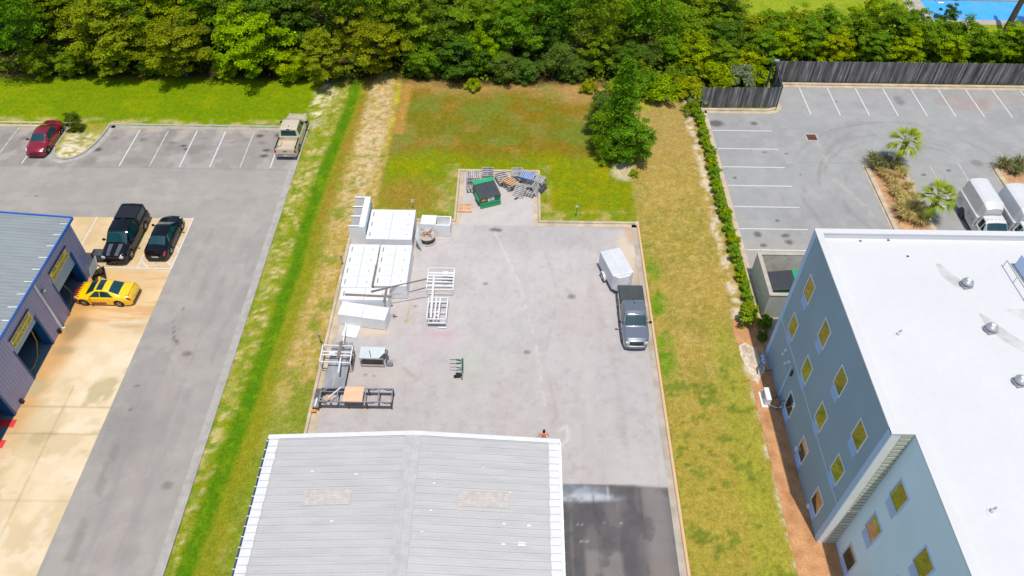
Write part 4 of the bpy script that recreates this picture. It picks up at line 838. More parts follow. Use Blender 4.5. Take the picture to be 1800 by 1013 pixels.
# ------------------------------------------------------------------ vehicles
def interp(pts, x):
    if x <= pts[0][0]: return pts[0][1]
    for (a, p), (b, q) in zip(pts[:-1], pts[1:]):
        if x <= b: return p + (q - p) * (x - a) / (b - a + 1e-9)
    return pts[-1][1]
class CarShape:
    """side outline, plan outline and cross-sections of a car; x forward, half-profile of ten points"""
    def __init__(s, L, W, roof, top, shoulder, topw, zb=.22, wheels=(), r=.34, bed=None, nose=.14, tail=.08):
        s.L = L; s.W = W; s.top = top; s.sh = shoulder; s.tw = topw; s.zb = zb; s.wh = wheels; s.r = r; s.bed = bed; s.nose = nose; s.tail = tail
    def halfw(s, x):
        u = x / (s.L / 2); k = 1.0
        if u > .62: k = 1 - s.nose * ((u - .62) / .38) ** 2.2
        if u < -.70: k = 1 - s.tail * ((-u - .70) / .30) ** 2.2
        return s.W / 2 * k
    def prof(s, x):
        w = s.halfw(x); zt = interp(s.top, x); zs = min(interp(s.sh, x), zt - .01); tw = interp(s.tw, x) * w
        u = abs(x) / (s.L / 2); zb = s.zb + (.10 * max(0, (u - .93) / .07)); za = zb
        for xw in s.wh:
            d = abs(x - xw); rr = s.r + .07
            if d < rr: za = max(za, math.sqrt(rr * rr - d * d) + s.r - .02)
        if za > zb: za = min(za, zs - .08)
        mid = max(za + .03, zb + (zs - zb) * .5)
        if s.bed and s.bed[0] < x < s.bed[1]:
            fl = s.bed[2]
            return [(0, zb), (w * .6, zb), (w * .62, za), (w * .96, za), (w, mid), (w * .985, zs - .03), (w * .96, zs), (w * .86, zs), (w * .85, fl), (0, fl)]
        cr = .035 if zt - zs > .15 else .02
        return [(0, zb), (w * .6, zb), (w * .62, za), (w * .965, za), (w, mid), (w * .99, zs - .05), (w * .95, zs), (tw, zt - .04), (tw * .84, zt), (0, zt + cr)]
    def pt(s, x, i, f, side, off=0.0):
        p = s.prof(x); a = p[i]; b = p[i + 1]; y = a[0] + (b[0] - a[0]) * f; z = a[1] + (b[1] - a[1]) * f
        n = Vector((b[1] - a[1], -(b[0] - a[0]))); n = n.normalized() if n.length > 1e-6 else Vector((1, 0))
        return Vector((x, side * (y + n.x * off), z + n.y * off))
    def body(s, extra=()):
        xs = set(list(np.linspace(-s.L / 2, s.L / 2, 44)) + [p[0] for p in s.top] + [p[0] for p in s.tw] + [p[0] for p in s.sh] + list(extra))
        for xw in s.wh:
            rr = s.r + .07; xs |= set(xw + rr * math.cos(t) for t in np.linspace(0, math.pi, 11)) | {xw - rr - .004, xw + rr + .004}
        if s.bed: xs |= {s.bed[0] - .003, s.bed[0] + .003, s.bed[1] - .003, s.bed[1] + .003}
        xs = sorted(x for x in xs if -s.L / 2 <= x <= s.L / 2); rows = []
        for x in xs:
            p = s.prof(x); rows.append([(x, -y, z) for y, z in reversed(p[1:])] + [(x, y, z) for y, z in p] + [(x, -p[1][0], p[1][1])])
        rows = [[(x, y, z) for x, y, z in r] for r in rows]
        rows = [r[:len(r) - 1] for r in rows]
        # order: top centre down the right side, bottom, up the left side
        out = []
        for x in xs:
            p = s.prof(x); out.append([(x, y, z) for y, z in p] + [(x, -y, z) for y, z in reversed(p[1:-1])])
        n = len(out[0]); mb = MB(); vs = [q for r in out for q in r]
        fs = [(i * n + j, i * n + (j + 1) % n, (i + 1) * n + (j + 1) % n, (i + 1) * n + j) for i in range(len(out) - 1) for j in range(n)]
        fs += [tuple(range(n)), tuple((len(out) - 1) * n + j for j in range(n - 1, -1, -1))]
        return mb.add(vs, fs)
    def panel(s, x0, x1, i0, f0, i1, f1, side, off=.008, nx=6, ny=4, topx=None):
        """patch of skin between two heights of the section (profile point + fraction), lifted by off"""
        rows = []
        for a in range(nx + 1):
            r = []
            for b in range(ny + 1):
                q = i0 + f0 + (i1 + f1 - i0 - f0) * b / ny; i = min(int(q), 8)
                xa, xb = (x0, x1)
                if topx: k = b / ny; xa = x0 + (topx[0] - x0) * k; xb = x1 + (topx[1] - x1) * k
                r.append(s.pt(xa + (xb - xa) * a / nx, i, q - i, side, off))
            rows.append(r)
        return MB().grid(rows)
    def across(s, x0, x1, f, off=.008, nx=6, ny=8):
        """patch across the whole top (windscreens, sunroof, bonnet stripes)"""
        rows = []
        for a in range(nx + 1):
            x = x0 + (x1 - x0) * a / nx; r = []
            for b in range(-ny, ny + 1):
                k = abs(b) / ny * f; q = 9 - 2 * k; i = min(int(q), 8); p = s.pt(x, i, q - i, 1 if b >= 0 else -1, 0)
                x2 = min(max(x + .02, -s.L / 2), s.L / 2); p2 = s.pt(x2, i, q - i, 1 if b >= 0 else -1, 0)
                tg = (p2 - p).normalized(); nn = Vector((-tg.z, 0, abs(tg.x) + 1e-6)).normalized(); r.append(p + nn * off)
            rows.append(r)
        return MB().grid(rows)
def add_wheels(t, s, rim=None, width=.22):
    for xw in s.wh:
        for sd in (-1, 1):
            y = sd * (s.W / 2 - width / 2 - .005); r = s.r
            wh = MB().lathe([(r * .62, -width / 2), (r * .94, -width / 2), (r, -width * .36), (r, width * .36), (r * .94, width / 2), (r * .62, width / 2)], (xw, y, r), 24, 'y').build('wheel', M['rubber'], t, smooth=45)
            yo = y + sd * (width / 2 - .01); b = MB()
            b.lathe([(r * .60, 0), (r * .64, sd * .012), (r * .66, sd * .002)], (xw, yo, r), 24, 'y')
            for k in range(5):
                an = k * 2 * math.pi / 5 + .3; b.bar((xw, yo + sd * .012, r), (xw + math.cos(an) * r * .62, yo + sd * .012, r + math.sin(an) * r * .62), .07, .02, (0, 1, 0))
            b.lathe([(.07, -.02), (.07, .02)], (xw, yo + sd * .01, r), 10, 'y'); b.build('rim', rim or M['rim'], wh)
def add_mirror(t, s, x, z, m):
    for sd in (-1, 1):
        w_ = s.halfw(x); b = MB(); b.bar((x, sd * (w_ * .93), z - .03), (x - .02, sd * (w_ + .12), z), .05, .04); b.box(x - .07, x + .06, *sorted((sd * (w_ + .06), sd * (w_ + .25))), z - .07, z + .09)
        b.build('mirror', m, t, bevel=.012)
def add_lights(t, s, hl, tl):
    for sd in (-1, 1):
        MB().box(*hl[0], *sorted((sd * hl[1][0], sd * hl[1][1])), *hl[2]).build('headlight', M['headlight'], t, bevel=.02)
        MB().box(*tl[0], *sorted((sd * tl[1][0], sd * tl[1][1])), *tl[2]).build('taillight', M['taillight'], t, bevel=.02)
def sedan(name, label, m, loc, rz, L=4.75, W=1.82, H=1.45, sunroof=False, coupe=False, paintmat=None, group=None, spoiler=False):
    t = thing(name, label, 'car', loc, rz, group); h = L / 2
    top = [(-h, .70), (-h + .12, .92), (-h + .18, 1.0), (-h + .82, 1.06), (-h + 1.55, H - .07), (-h + 1.85, H), (h - 2.15, H), (h - 1.88, H - .05), (h - 1.15, 1.0), (h - .5, .88), (h - .12, .72), (h, .50)]
    sh = [(-h, .62), (-h + .3, .92), (-h + 1.2, .94), (h - 1.3, .90), (h - .4, .78), (h, .45)]
    tw = [(-h, .80), (-h + .6, .80), (-h + .85, .76), (-h + 1.55, .66), (h - 1.9, .66), (h - 1.15, .79), (h - .6, .80), (h, .72)]
    s = CarShape(L, W, H, top, sh, tw, .2, (-h + 1.0, h - .92), .33, nose=.24, tail=.16)
    s.body().build('body', m, t, smooth=38)
    s.across(h - 1.22, h - 1.90, .86).build('windscreen', M['glass'], t, smooth=60)
    s.across(-h + .88, -h + 1.54, .84).build('rear_window', M['glass'], t, smooth=60)
    if sunroof: s.across(h - 2.08, h - 2.55, .6, .01).build('sunroof', M['glass'], t)
    for sd in (-1, 1):
        xs = [(-h + 1.2, -h + 2.2, (-h + 1.6, -h + 2.2)), (-h + 2.25, h - 1.45, (-h + 2.25, h - 1.98))]
        for a, b, tx in xs: s.panel(a, b, 6, .10, 6, .93, sd, .008, 6, 4, tx).build('side_window', M['glass'], t, smooth=60)
        for a, b in ((-h + 1.42, -h + 2.21), (-h + 2.23, h - 1.38)):
            d = s.panel(a, b, 4, -.7 + .7, 5, .98, sd, .006, 5, 4).build('door', m, t, smooth=60)
            hx = a + .12; p = s.pt(hx, 5, .2, sd, .015); MB().box(hx - .02, hx + .16, p.y - .012, p.y + .012, p.z - .015, p.z + .015).build('handle', m, d)
    add_wheels(t, s); add_mirror(t, s, h - 1.55, .98, m)
    for sd in (-1, 1):
        MB().grid([[s.pt(h - .52 + .06 * i, 6, f, sd, .008) for f in (-.0, .5, .95)] for i in range(6)]).build('headlight', M['headlight'], t)
        s.panel(-h + .03, -h + .30, 5, .1, 6, .6, sd, .010, 4, 3).build('taillight', M['taillight'], t)
    MB().box(h - .12, h + .012, -.42, .42, .42, .56).build('grille', M['black'], t, bevel=.02)
    MB().box(-h - .012, -h + .02, -.26, .26, .50, .63).build('number_plate', M['plate'], t)
    b = MB(); b.box(-h - .03, -h + .1, -W * .38, W * .38, .28, .36); b.build('bumper', M['black'], t)
    if spoiler: MB().box(-h + .16, -h + .40, -W * .36, W * .36, 1.06, 1.10).build('boot_lip', m, t, bevel=.015)
    return t, s
def pickup(name, label, m, loc, rz, L=5.75, W=1.98, H=1.88, bed='open', crew=True, rim=None, stripes=False, r=.39):
    t = thing(name, label, 'pickup', loc, rz); h = L / 2
    cab0 = -h + (1.95 if crew else 2.2); cab1 = h - 1.95
    zb_ = 1.14
    bedtop = zb_ if bed != 'cap' else H - .06
    if bed == 'cap': mid = [(-h, .6), (-h + .03, 1.1), (-h + .06, bedtop - .06), (-h + .3, bedtop), (cab0 - .1, bedtop), (cab0 - .05, bedtop), (cab0 - .04, zb_ + .05), (cab0, zb_ + .05), (cab0 + .01, H - .08), (cab0 + .2, H)]
    else: mid = [(-h, .6), (-h + .03, 1.05), (-h + .06, bedtop), (cab0 - .02, bedtop), (cab0 + .02, bedtop), (cab0 + .12, H - .06), (cab0 + .3, H)]
    top = mid + [(cab1 - .35, H), (cab1 - .05, H - .08), (h - 1.28, 1.22), (h - .35, 1.12), (h - .08, 1.02), (h, .62)]
    sh = [(-h, .58), (-h + .1, zb_ - .02), (h - 1.3, 1.10), (h - .3, 1.02), (h, .58)]
    tw = [(-h, .86), (cab0 - .05, .86 if bed != 'cap' else .84), (cab0 + .12, .78), (cab1 - .1, .76), (h - 1.25, .84), (h - .2, .84), (h, .80)]
    s = CarShape(L, W, H, top, sh, tw, .34, (-h + 1.22, h - .98), r, bed=(-h + .09, cab0 - .06, .74) if bed != 'cap' else None, nose=.2, tail=.03)
    s.body().build('body', m, t, smooth=35)
    s.across(h - 1.36, cab1 - .10, .88).build('windscreen', M['glass'], t, smooth=60)
    if bed == 'cap':
        s.across(-h + .10, cab0 - .10, .99, .012, 4, 6).build('bed_cap', M['blackcap'], t)
        for sd in (-1, 1): s.panel(-h + .35, cab0 - .3, 6, .25, 6, .85, sd, .01, 4, 3).build('side_window', M['glass'], t)
    else:
        b = MB(); b.add([(cab0 + .02 - .016, -W * .36, 1.22), (cab0 + .02 - .016, W * .36, 1.22), (cab0 + .10 - .014, W * .33, H - .14), (cab0 + .10 - .014, -W * .33, H - .14)], [(0, 1, 2, 3)]); b.build('rear_window', M['glass'], t)
        for sd in (-1, 1):
            b = MB(); b.box(-h + .1, cab0 - .08, *sorted((sd * W * .425, sd * W * .482)), zb_ - .022, zb_ + .012); b.build('bed_rail', M['black'], t)
            if bed == 'open': MB().box(-h + .85, -h + 1.6, *sorted((sd * W * .30, sd * W * .43)), .73, .98).build('wheel_hump', m, t, bevel=.04)
        if bed == 'open':
            b = MB()
            for k in range(9): b.box(-h + .12, cab0 - .1, -.62 + k * .15, -.57 + k * .15, .74, .755)
            b.build('bed_liner', M['tan'] if m is M['tan'] else m, t)
        if bed == 'cover': MB().box(-h + .06, cab0 - .03, -W * .455, W * .455, zb_ - .005, zb_ + .025).build('bed_cover', M['bedcover'], t, bevel=.008)
    w0, w1 = cab0 + .18, h - 1.62
    mid_x = (w0 + w1) / 2 + .1
    for sd in (-1, 1):
        s.panel(w0, mid_x - .04, 6, .1, 6, .9, sd, .008, 4, 3, (w0 + .05, mid_x - .04)).build('side_window', M['glass'], t); s.panel(mid_x + .03, w1 + .12, 6, .1, 6, .9, sd, .008, 4, 3, (mid_x + .03, cab1 - .12)).build('side_window', M['glass'], t)
        for a, b_ in ((cab0 + .12, mid_x), (mid_x + .02, h - 1.46)):
            d = s.panel(a, b_, 4, 0, 5, .98, sd, .006, 4, 4).build('door', m, t, smooth=60); p = s.pt(a + .1, 5, .1, sd, .015); MB().box(a + .05, a + .23, p.y - .014, p.y + .014, p.z - .018, p.z + .018).build('handle', m, d)
        MB().box(h - .16, h + .01, *sorted((sd * W * .27, sd * W * .41)), .80, 1.0).build('headlight', M['headlight'], t, bevel=.03)
        MB().box(-h - .015, -h + .1, *sorted((sd * W * .405, sd * W * .49)), .78, 1.08).build('taillight', M['taillight'], t, bevel=.02)
    MB().box(h - .1, h + .015, -W * .25, W * .25, .74, .98).build('grille', M['black'], t, bevel=.02)
    MB().prism([(h - .25, -W * .425), (h - .02, -W * .39), (h + .06, -W * .25), (h + .08, 0), (h + .06, W * .25), (h - .02, W * .39), (h - .25, W * .425)], .42, .66).build('bumper', m, t, bevel=.03); MB().box(-h - .13, -h + .05, -W * .47, W * .47, .42, .62).build('bumper', M['chrome'] if bed == 'open' else M['black'], t, bevel=.04)
    MB().box(-h - .14, -h - .12, -.16, .16, .50, .61).build('number_plate', M['plate'], t)
    if bed != 'cap':
        b = MB(); b.box(-h - .012, -h + .0, -W * .40, W * .40, .66, 1.08); tg = b.build('tailgate', m, t); MB().box(-h - .03, -h - .01, -.14, .14, .9, .98).build('handle', M['black'], tg)
    if stripes:
        for sd in (-1, 1):
            rows = [[s.pt(x, 8, f, sd, .008) for f in (.25, .45, .7)] for x in np.linspace(h - 1.24, h - .12, 7)]
            MB().grid(rows).build('bonnet_stripe', M['stripe'], t)
    b = MB(); b.lathe([(.012, 0), (.012, .02)], (cab0 + .5, 0, H + .03), 6); b.box(cab0 + .42, cab0 + .55, -.03, .03, H + .03, H + .07); b.build('aerial', M['black'], t)
    MB().box(cab0 + .06, cab0 + .12, -.13, .13, H - .04, H + .012).build('brake_light', M['dark_lamp'], t)
    add_wheels(t, s, rim, .26); add_mirror(t, s, h - 1.72, 1.22, M['black'])
    return t, s
sedan('parked_car', 'dark red sedan parked beside the pale gravel island', M['maroon'], (-43.2, 57.0, 0), R_(-91), L=4.7, spoiler=False)
pickup('pickup_truck', 'pale tan crew-cab pickup with empty open bed by the grass kerb', M['tan'], (-20.68, 57.95, 0), R_(90), L=5.8)
pickup('pickup_truck', 'black pickup with matching bed cap and two grey bonnet stripes', M['blackpaint'], (-31.15, 44.1, .008), R_(-90), L=5.45, W=2.02, H=1.9, bed='cap', stripes=True)
sedan('parked_car', 'black sedan parked over the hatched bay beside the black pickup', M['blackpaint'], (-28.1, 44.25, .016), R_(90), L=4.75, spoiler=True)
ym = M['yellow']; n = ym.node_tree.nodes; L = ym.node_tree.links
hs = [q for q in n if q.type == 'HUE_SAT'][0]; pb = n['Principled BSDF']
tc = n.new('ShaderNodeTexCoord'); sp = n.new('ShaderNodeSeparateXYZ'); L.new(tc.outputs['Object'], sp.inputs[0])
wv = n.new('ShaderNodeTexWave'); wv.inputs['Scale'].default_value = 1.7; wv.bands_direction = 'Y'; wv.inputs['Distortion'].default_value = 3; L.new(tc.outputs['Object'], wv.inputs[0])
m1 = n.new('ShaderNodeMath'); m1.operation = 'MULTIPLY_ADD'; m1.inputs[1].default_value = -.32; L.new(wv.outputs[0], m1.inputs[0]); L.new(sp.outputs[0], m1.inputs[2])
m3 = n.new('ShaderNodeMath'); m3.operation = 'MULTIPLY_ADD'; m3.inputs[1].default_value = -.45; L.new(sp.outputs[2], m3.inputs[0]); L.new(m1.outputs[0], m3.inputs[2])
m2 = n.new('ShaderNodeMath'); m2.operation = 'GREATER_THAN'; m2.inputs[1].default_value = 1.16; L.new(m3.outputs[0], m2.inputs[0])
mx = n.new('ShaderNodeMix'); mx.data_type = 'RGBA'; L.new(m2.outputs[0], mx.inputs[0]); L.new(hs.outputs[0], mx.inputs[6]); mx.inputs[7].default_value = (*lin((135, 45, 55)), 1); L.new(mx.outputs[2], pb.inputs['Base Color'])
t, s = sedan('parked_car', 'yellow sedan with dark red flame paint on its nose and a sunroof', M['yellow'], (-30.55, 38.08, .01), R_(178.5), L=4.55, W=1.8, H=1.43, sunroof=True, spoiler=True)
for sd in (-1, 1): s.panel(-.35, .75, 3, .1, 3, .75, sd, .009, 4, 2).build('sill_strip', M['maroon'], t)
pickup('pickup_truck', 'dark grey pickup with covered bed parked in front of the white trailer', M['greypaint'], (8.72, 36.42, 0), R_(-90), L=5.45, W=1.9, H=1.8, bed='cover', r=.37)
# enclosed trailer
t = thing('cargo_trailer', 'small white enclosed trailer with a vee nose behind the grey pickup', 'trailer', (7.82, 40.8, 0), R_(-73)); t.scale = (1.16, 1.12, 1.06)
b = MB(); w_ = .74
pl = [(-1.3, -w_), (1.05, -w_), (1.55, -.35), (1.62, 0), (1.55, .35), (1.05, w_), (-1.3, w_)]
n_ = len(pl); lo = [(x, y, .42) for x, y in pl]; hi = [(x, y, 1.7) for x, y in pl[:2]] + [(1.28, -.35, 1.62), (1.3, 0, 1.62), (1.28, .35, 1.62)] + [(x, y, 1.7) for x, y in pl[5:]]
b.add(lo + hi, [tuple(range(n_ - 1, -1, -1))] + [(i, (i + 1) % n_, n_ + (i + 1) % n_, n_ + i) for i in range(n_)] + [(n_, n_ + 1, n_ + 5, n_ + 6), (n_ + 1, n_ + 2, n_ + 3, n_ + 4, n_ + 5)])
b.build('box_body', M['trailer'], t, bevel=.02)
b = MB(); b.box(-1.2, .95, -.03, .03, 1.7, 1.72); b.build('roof_seam', M['white_paint'], t); b = MB(); b.box(1.0, 1.12, -w_ + .02, w_ - .02, 1.69, 1.725); b.build('roof_edge', M['white_paint'], t)
b = MB(); b.box(-1.32, -1.3, -w_ + .05, w_ - .05, .5, 1.62); rd = b.build('rear_door', M['trailer'], t); MB().box(-1.35, -1.32, .2, .24, .8, 1.3).build('handle', M['steel'], rd)
b = MB(); b.bar((1.3, -.3, .38), (2.35, 0, .38), .07); b.bar((1.3, .3, .38), (2.35, 0, .38), .07); b.box(2.3, 2.5, -.05, .05, .36, .46); b.box(-1.3, 1.3, -.6, .6, .34, .42); b.build('drawbar', M['darksteel'], t)
for sd in (-1, 1):
    MB().lathe([(.19, -.1), (.30, -.1), (.31, .1), (.19, .1)], (-.2, sd * (w_ + .06), .31), 20, 'y').build('wheel', M['rubber'], t, smooth=45); MB().lathe([(.18, -.02), (.17, .02)], (-.2, sd * (w_ + .16), .31), 14, 'y').build('rim', M['rim'], t)
    b = MB()
    rows = [[(-.2 + .4 * math.cos(a), sd * (w_ + .01), .31 + .38 * math.sin(a)), (-.2 + .4 * math.cos(a), sd * (w_ + .19), .31 + .38 * math.sin(a))] for a in np.linspace(0, math.pi, 9)]
    b.grid(rows); b.build('mudguard', M['trailer'], t)
    MB().box(-1.33, -1.3, *sorted((sd * .6, sd * .7)), .44, .52).build('taillight', M['taillight'], t)
# utility trucks
def service_truck(loc, label):
    t = thing('service_truck', label, 'truck', loc, R_(-90), 'white service trucks'); W = 2.05; h = 3.1; H = 2.0
    top = [(.55, H - .1), (.6, H), (h - 1.95, H), (h - 1.7, H - .08), (h - .95, 1.30), (h - .25, 1.18), (h - .05, 1.0), (h, .6)]
    s = CarShape(2 * h, W, H, [(-h, .8), (.5, .8), (.54, 1.4)] + top, [(-h, .7), (.5, .75), (.6, 1.15), (h - 1, 1.14), (h, .6)], [(-h, .9), (.5, .9), (.6, .80), (h - 1.8, .78), (h - .9, .86), (h, .8)], .36, (-1.55, 2.2), .40, nose=.12, tail=.0)
    s.body().build('cab', M['vanwhite'], t, smooth=35); s.across(h - 1.02, h - 1.70, .9).build('windscreen', M['glass'], t)
    for sd in (-1, 1):
        s.panel(.75, 1.2, 6, .1, 6, .9, sd, .008, 4, 3).build('side_window', M['glass'], t); s.panel(1.28, h - 1.35, 6, .1, 6, .9, sd, .008, 4, 3, (1.28, h - 1.75)).build('side_window', M['glass'], t)
        MB().box(h - .16, h + .01, *sorted((sd * W * .27, sd * W * .42)), .84, 1.05).build('headlight', M['headlight'], t, bevel=.03)
        d = s.panel(.62, h - 1.2, 4, 0, 5, .98, sd, .006, 4, 4).build('door', M['vanwhite'], t); MB().box(.75, .95, *sorted((sd * 1.03, sd * 1.05)), 1.02, 1.06).build('handle', M['black'], d)
    MB().box(h - .08, h + .08, -W * .46, W * .46, .42, .68).build('bumper', M['chrome'], t, bevel=.04)
    for k in range(5): MB().box(h - 2.08, h - 1.98, -.62 + k * .31 - .04, -.62 + k * .31 + .04, H + .02, H + .055).build('roof_marker_lamp', M['headlight'], t)
    # bins along the sides and the tall box between
    b = MB()
    for sd in (-1, 1): b.box(-h, .35, *sorted((sd * .68, sd * 1.08)), .62, 1.62)
    b.box(-h, .35, -.68, .68, .62, .9)
    bb = b.build('tool_bins', M['vanwhite'], t, bevel=.02)
    for sd in (-1, 1):
        for x0, x1 in ((-h + .06, -2.1), (-1.02, -.35), (-.3, .3)):
            pn = MB().box(x0, x1, *sorted((sd * 1.08, sd * 1.092)), .68, 1.55).build('bin_door', M['trailer'], t); MB().box((x0 + x1) / 2 - .05, (x0 + x1) / 2 + .05, *sorted((sd * 1.09, sd * 1.11)), 1.1, 1.2).build('latch', M['darksteel'], pn)
        MB().lathe([(.47, -.02), (.47, .02)], (-1.55, sd * 1.075, .45), 20, 'y').build('wheel_arch', M['black'], t)
    b = MB(); sec = [(-.98, 1.62), (-.98, 1.66), (-.80, 2.72), (-.6, 2.86), (0, 2.93), (.6, 2.86), (.80, 2.72), (.98, 1.66), (.98, 1.62)]
    b.grid([[(x, y, z) for y, z in sec] for x in (-h + .02, -.1)]); b.add([(-h + .02, y, z) for y, z in sec], [tuple(range(9))]); b.add([(-.1, y, z) for y, z in sec] + [(.45, y * .8, 1.62 + (z - 1.62) * .75) for y, z in sec], [(i, i + 1, i + 10, i + 9) for i in range(8)] + [tuple(range(9, 18))])
    b.build('box_body', M['vanwhite'], t, smooth=30)
    for sd in (-1, 1): MB().box(-h + .05, .33, *sorted((sd * .99, sd * 1.07)), 1.62, 1.66).build('bin_lid', M['white_paint'], t)
    MB().box(-.05 - .2, .0, -.3, .3, 2.0, 2.02).build('ledge', M['bluetrim'], t)
    add_wheels(t, s, M['rim'], .28); add_mirror(t, s, h - 1.4, 1.25, M['vanwhite']); return t
service_truck((38.62, 47.15, 0), 'white service truck with side bins and tall rounded box, left one')
service_truck((41.35, 46.55, 0), 'white service truck with side bins cut off by the right frame edge')
# ------------------------------------------------------------------ white insulated boxes in the yard
def white_box(x0, x1, y0, y1, h, label, group='white insulated boxes stored in the yard', rz=0.0, vent=True):
    cx, cy = (x0 + x1) / 2, (y0 + y1) / 2; a, b = (x1 - x0) / 2, (y1 - y0) / 2
    t = thing('insulated_box', label, 'storage box', (cx, cy, 0), rz, group)
    MB().box(-a, a, -b, b, .04, h - .09).build('box_body', M['white'], t, bevel=.015)
    mb = MB(); mb.box(-a - .006, -.006, -b - .004, b + .004, h - .09, h); mb.box(.006, a + .006, -b - .004, b + .004, h - .09, h - .004); mb.build('lid', M['white_paint'], t, bevel=.012)
    mb = MB(); mb.box(-a + .05, a - .05, -b + .05, -b + .15, 0, .05); mb.box(-a + .05, a - .05, b - .15, b - .05, 0, .05); mb.build('skid', M['darksteel'], t)
    if vent:
        mb = MB()
        mb.box(-a + .2, -a + .29, -.24, .24, h, h + .004)
        for k in range(6): mb.box(-a + .22, -a + .27, -.22 + k * .075, -.185 + k * .075, h + .004, h + .008)
        mb.build('vent_slot', M['glasspanel'], t)
        MB().box(a - .5, a - .42, -.06, .06, h - .004, h + .012).build('latch', M['steel'], t)
    return t
for k in range(3): white_box(-11.72, -8.12, 43.42 + k * 1.18, 44.58 + k * 1.18, 1.4, '%s long white box of the three between the tall partition and cable drum' % ('front', 'middle', 'rear')[k])
for k in range(4): white_box(-12.85, -10.53, 38.24 + k * 1.15, 39.37 + k * 1.15, 1.4, '%s white box from the front in the left row along the kerb' % ORD[k])
for k in range(4): white_box(-10.43, -8.0, 38.42 + k * 1.1, 39.5 + k * 1.1, 1.4, '%s white box from the front in the right row facing the yard' % ORD[k])
white_box(-12.75, -9.2, 37.02, 38.2, 1.4, 'long white box across the row front with brown planks lying on it')
white_box(-12.65, -9.13, 35.55, 36.8, 1.13, 'lone low white box standing askew in front of the others', rz=R_(-8.6), vent=False)
# tall partition with four bays
t = thing('partition_unit', 'tall white partition unit with four open bays beside the long boxes', 'partition', (-12.0, 46.0, 0))
H_ = 2.05
MB().box(-.30, .16, -1.85, 1.75, .03, H_).build('spine', M['white'], t, bevel=.012)
for k in range(4):
    y = -1.85 + k * 1.155; mb = MB(); mb.box(-1.12, -.30, y, y + .1, .03, H_ - .001); mb.box(-1.12, -.3, y - .0, y + .14, H_ - .08, H_ + .004); mb.build('bay_panel', M['white'], t, bevel=.006)
for k in range(3): MB().box(.16, .175, -1.6 + k * 1.15, -.65 + k * 1.15, .5, 1.85).build('inset_panel', M['inset'], t)
# open topped tank with half a lid
t = thing('open_tank', 'white open-topped box with a lid over its left half', 'storage box', (-6.4, 45.9, 0), R_(-2))
mb = MB(); mb.box(-1.2, 1.2, -.56, -.48, .03, 1.22); mb.box(-1.2, 1.2, .48, .56, .03, 1.22); mb.box(-1.2, -1.12, -.48, .48, .03, 1.22); mb.box(1.12, 1.2, -.48, .48, .03, 1.22); mb.box(-1.12, 1.12, -.48, .48, .03, .3); mb.build('box_body', M['white'], t)
MB().box(-1.21, .02, -.57, .57, 1.222, 1.27).build('lid', M['white_paint'], t, bevel=.01); MB().box(1.2, 1.215, -.54, -.46, .35, 1.15).build('edge_strip', M['spoolwood'], t)
# sheets leaning against the long boxes
for k in range(3):
    t = thing('leaning_sheet', ('%s of the white sheets leaning between long boxes and cable drum' % ('innermost', 'middle', 'outermost')[k]), 'sheet', (-7.98 + k * .13, 44.75 - k * .12, 0), 0, 'white sheets leaning on the boxes')
    mm = Matrix.Rotation(R_(-9 - 3 * k), 4, 'Y'); MB().box(.0, .03, -.95, .85 - .2 * k, .0, 1.25, Matrix.Translation((.30, 0, 0)) @ mm).build('sheet', M['white'], t); MB().box(-.012, 0, -.6, .5, .2, .9, Matrix.Translation((.30, 0, 0)) @ mm).build('backing', M['darksteel'], t)
# cable drum with scrap
t = thing('cable_drum', 'wooden cable drum lying flat beside the white open-topped box', 'cable drum', (-7.05, 44.72, 0))
MB().lathe([(.64, .62), (.66, .64), (.66, .70), (.64, .72)], n=28).build('top_flange', M['spoolwood'], t); MB().lathe([(.64, .0), (.66, .02), (.66, .08), (.64, .1)], n=28).build('bottom_flange', M['spoolwood'], t); MB().lathe([(.5, .1), (.5, .62)], n=24).build('wound_cable', M['darksteel'], t)
rg = random.Random(3)
mb = MB()
for k in range(16):
    a = rg.uniform(0, 6.28); p = Vector((rg.uniform(-.3, .25), rg.uniform(-.2, .25), .74)); pts = [p]
    for q in range(4): p = p + Vector((math.cos(a) * .13, math.sin(a) * .10, rg.uniform(-.03, .13))); a += rg.uniform(-1, 1); pts.append(Vector((p.x, p.y, max(.74, p.z))))
    mb.tube(pts, .014, 5)
mb.build('wire_scrap', M['wire'], None, loc=(-7.05, 44.72, 0))
tag(bpy.data.objects['wire_scrap'], 'tangle of rusty wire scrap lying on the cable drum', 'wire')
# planks
def plank(a, b, w_, h, m, label): tag(MB().bar(a, b, w_, h).build('plank', m), label, 'plank', 'loose planks on the white boxes')
plank((-10.5, 37.72, 1.54), (-6.55, 39.3, 1.3), .09, .06, M['brownwood'], 'upper slanting plank running from the white boxes to the slatted frame')
plank((-12.4, 37.48, 1.435), (-8.96, 37.33, 1.435), .17, .05, M['brownwood'], 'long brown plank lying across the front white box')
plank((-9.7, 37.40, 1.49), (-6.3, 38.45, .92), .06, .04, M['pal_grey'], 'thin grey plank bridging from the front white box to the slatted frame')
plank((-9.42, 38.1, 1.43), (-9.42, 36.75, 1.46), .18, .05, M['brownwood'], 'short brown plank overhanging the front edge of the white box')
plank((-10.48, 40.6, 1.43), (-10.5, 38.3, 1.43), .16, .05, M['brownwood'], 'brown plank lying in the seam between the two box rows')
tag(MB().bar((-7.8, 37.45, .03), (-7.9, 36.2, .03), .05, .04).bar((-7.98, 36.15, .03), (-7.8, 36.2, .03), .12, .06).build('push_broom', M['yellowhose']), 'yellow handled push broom lying on the asphalt by the boxes', 'broom')
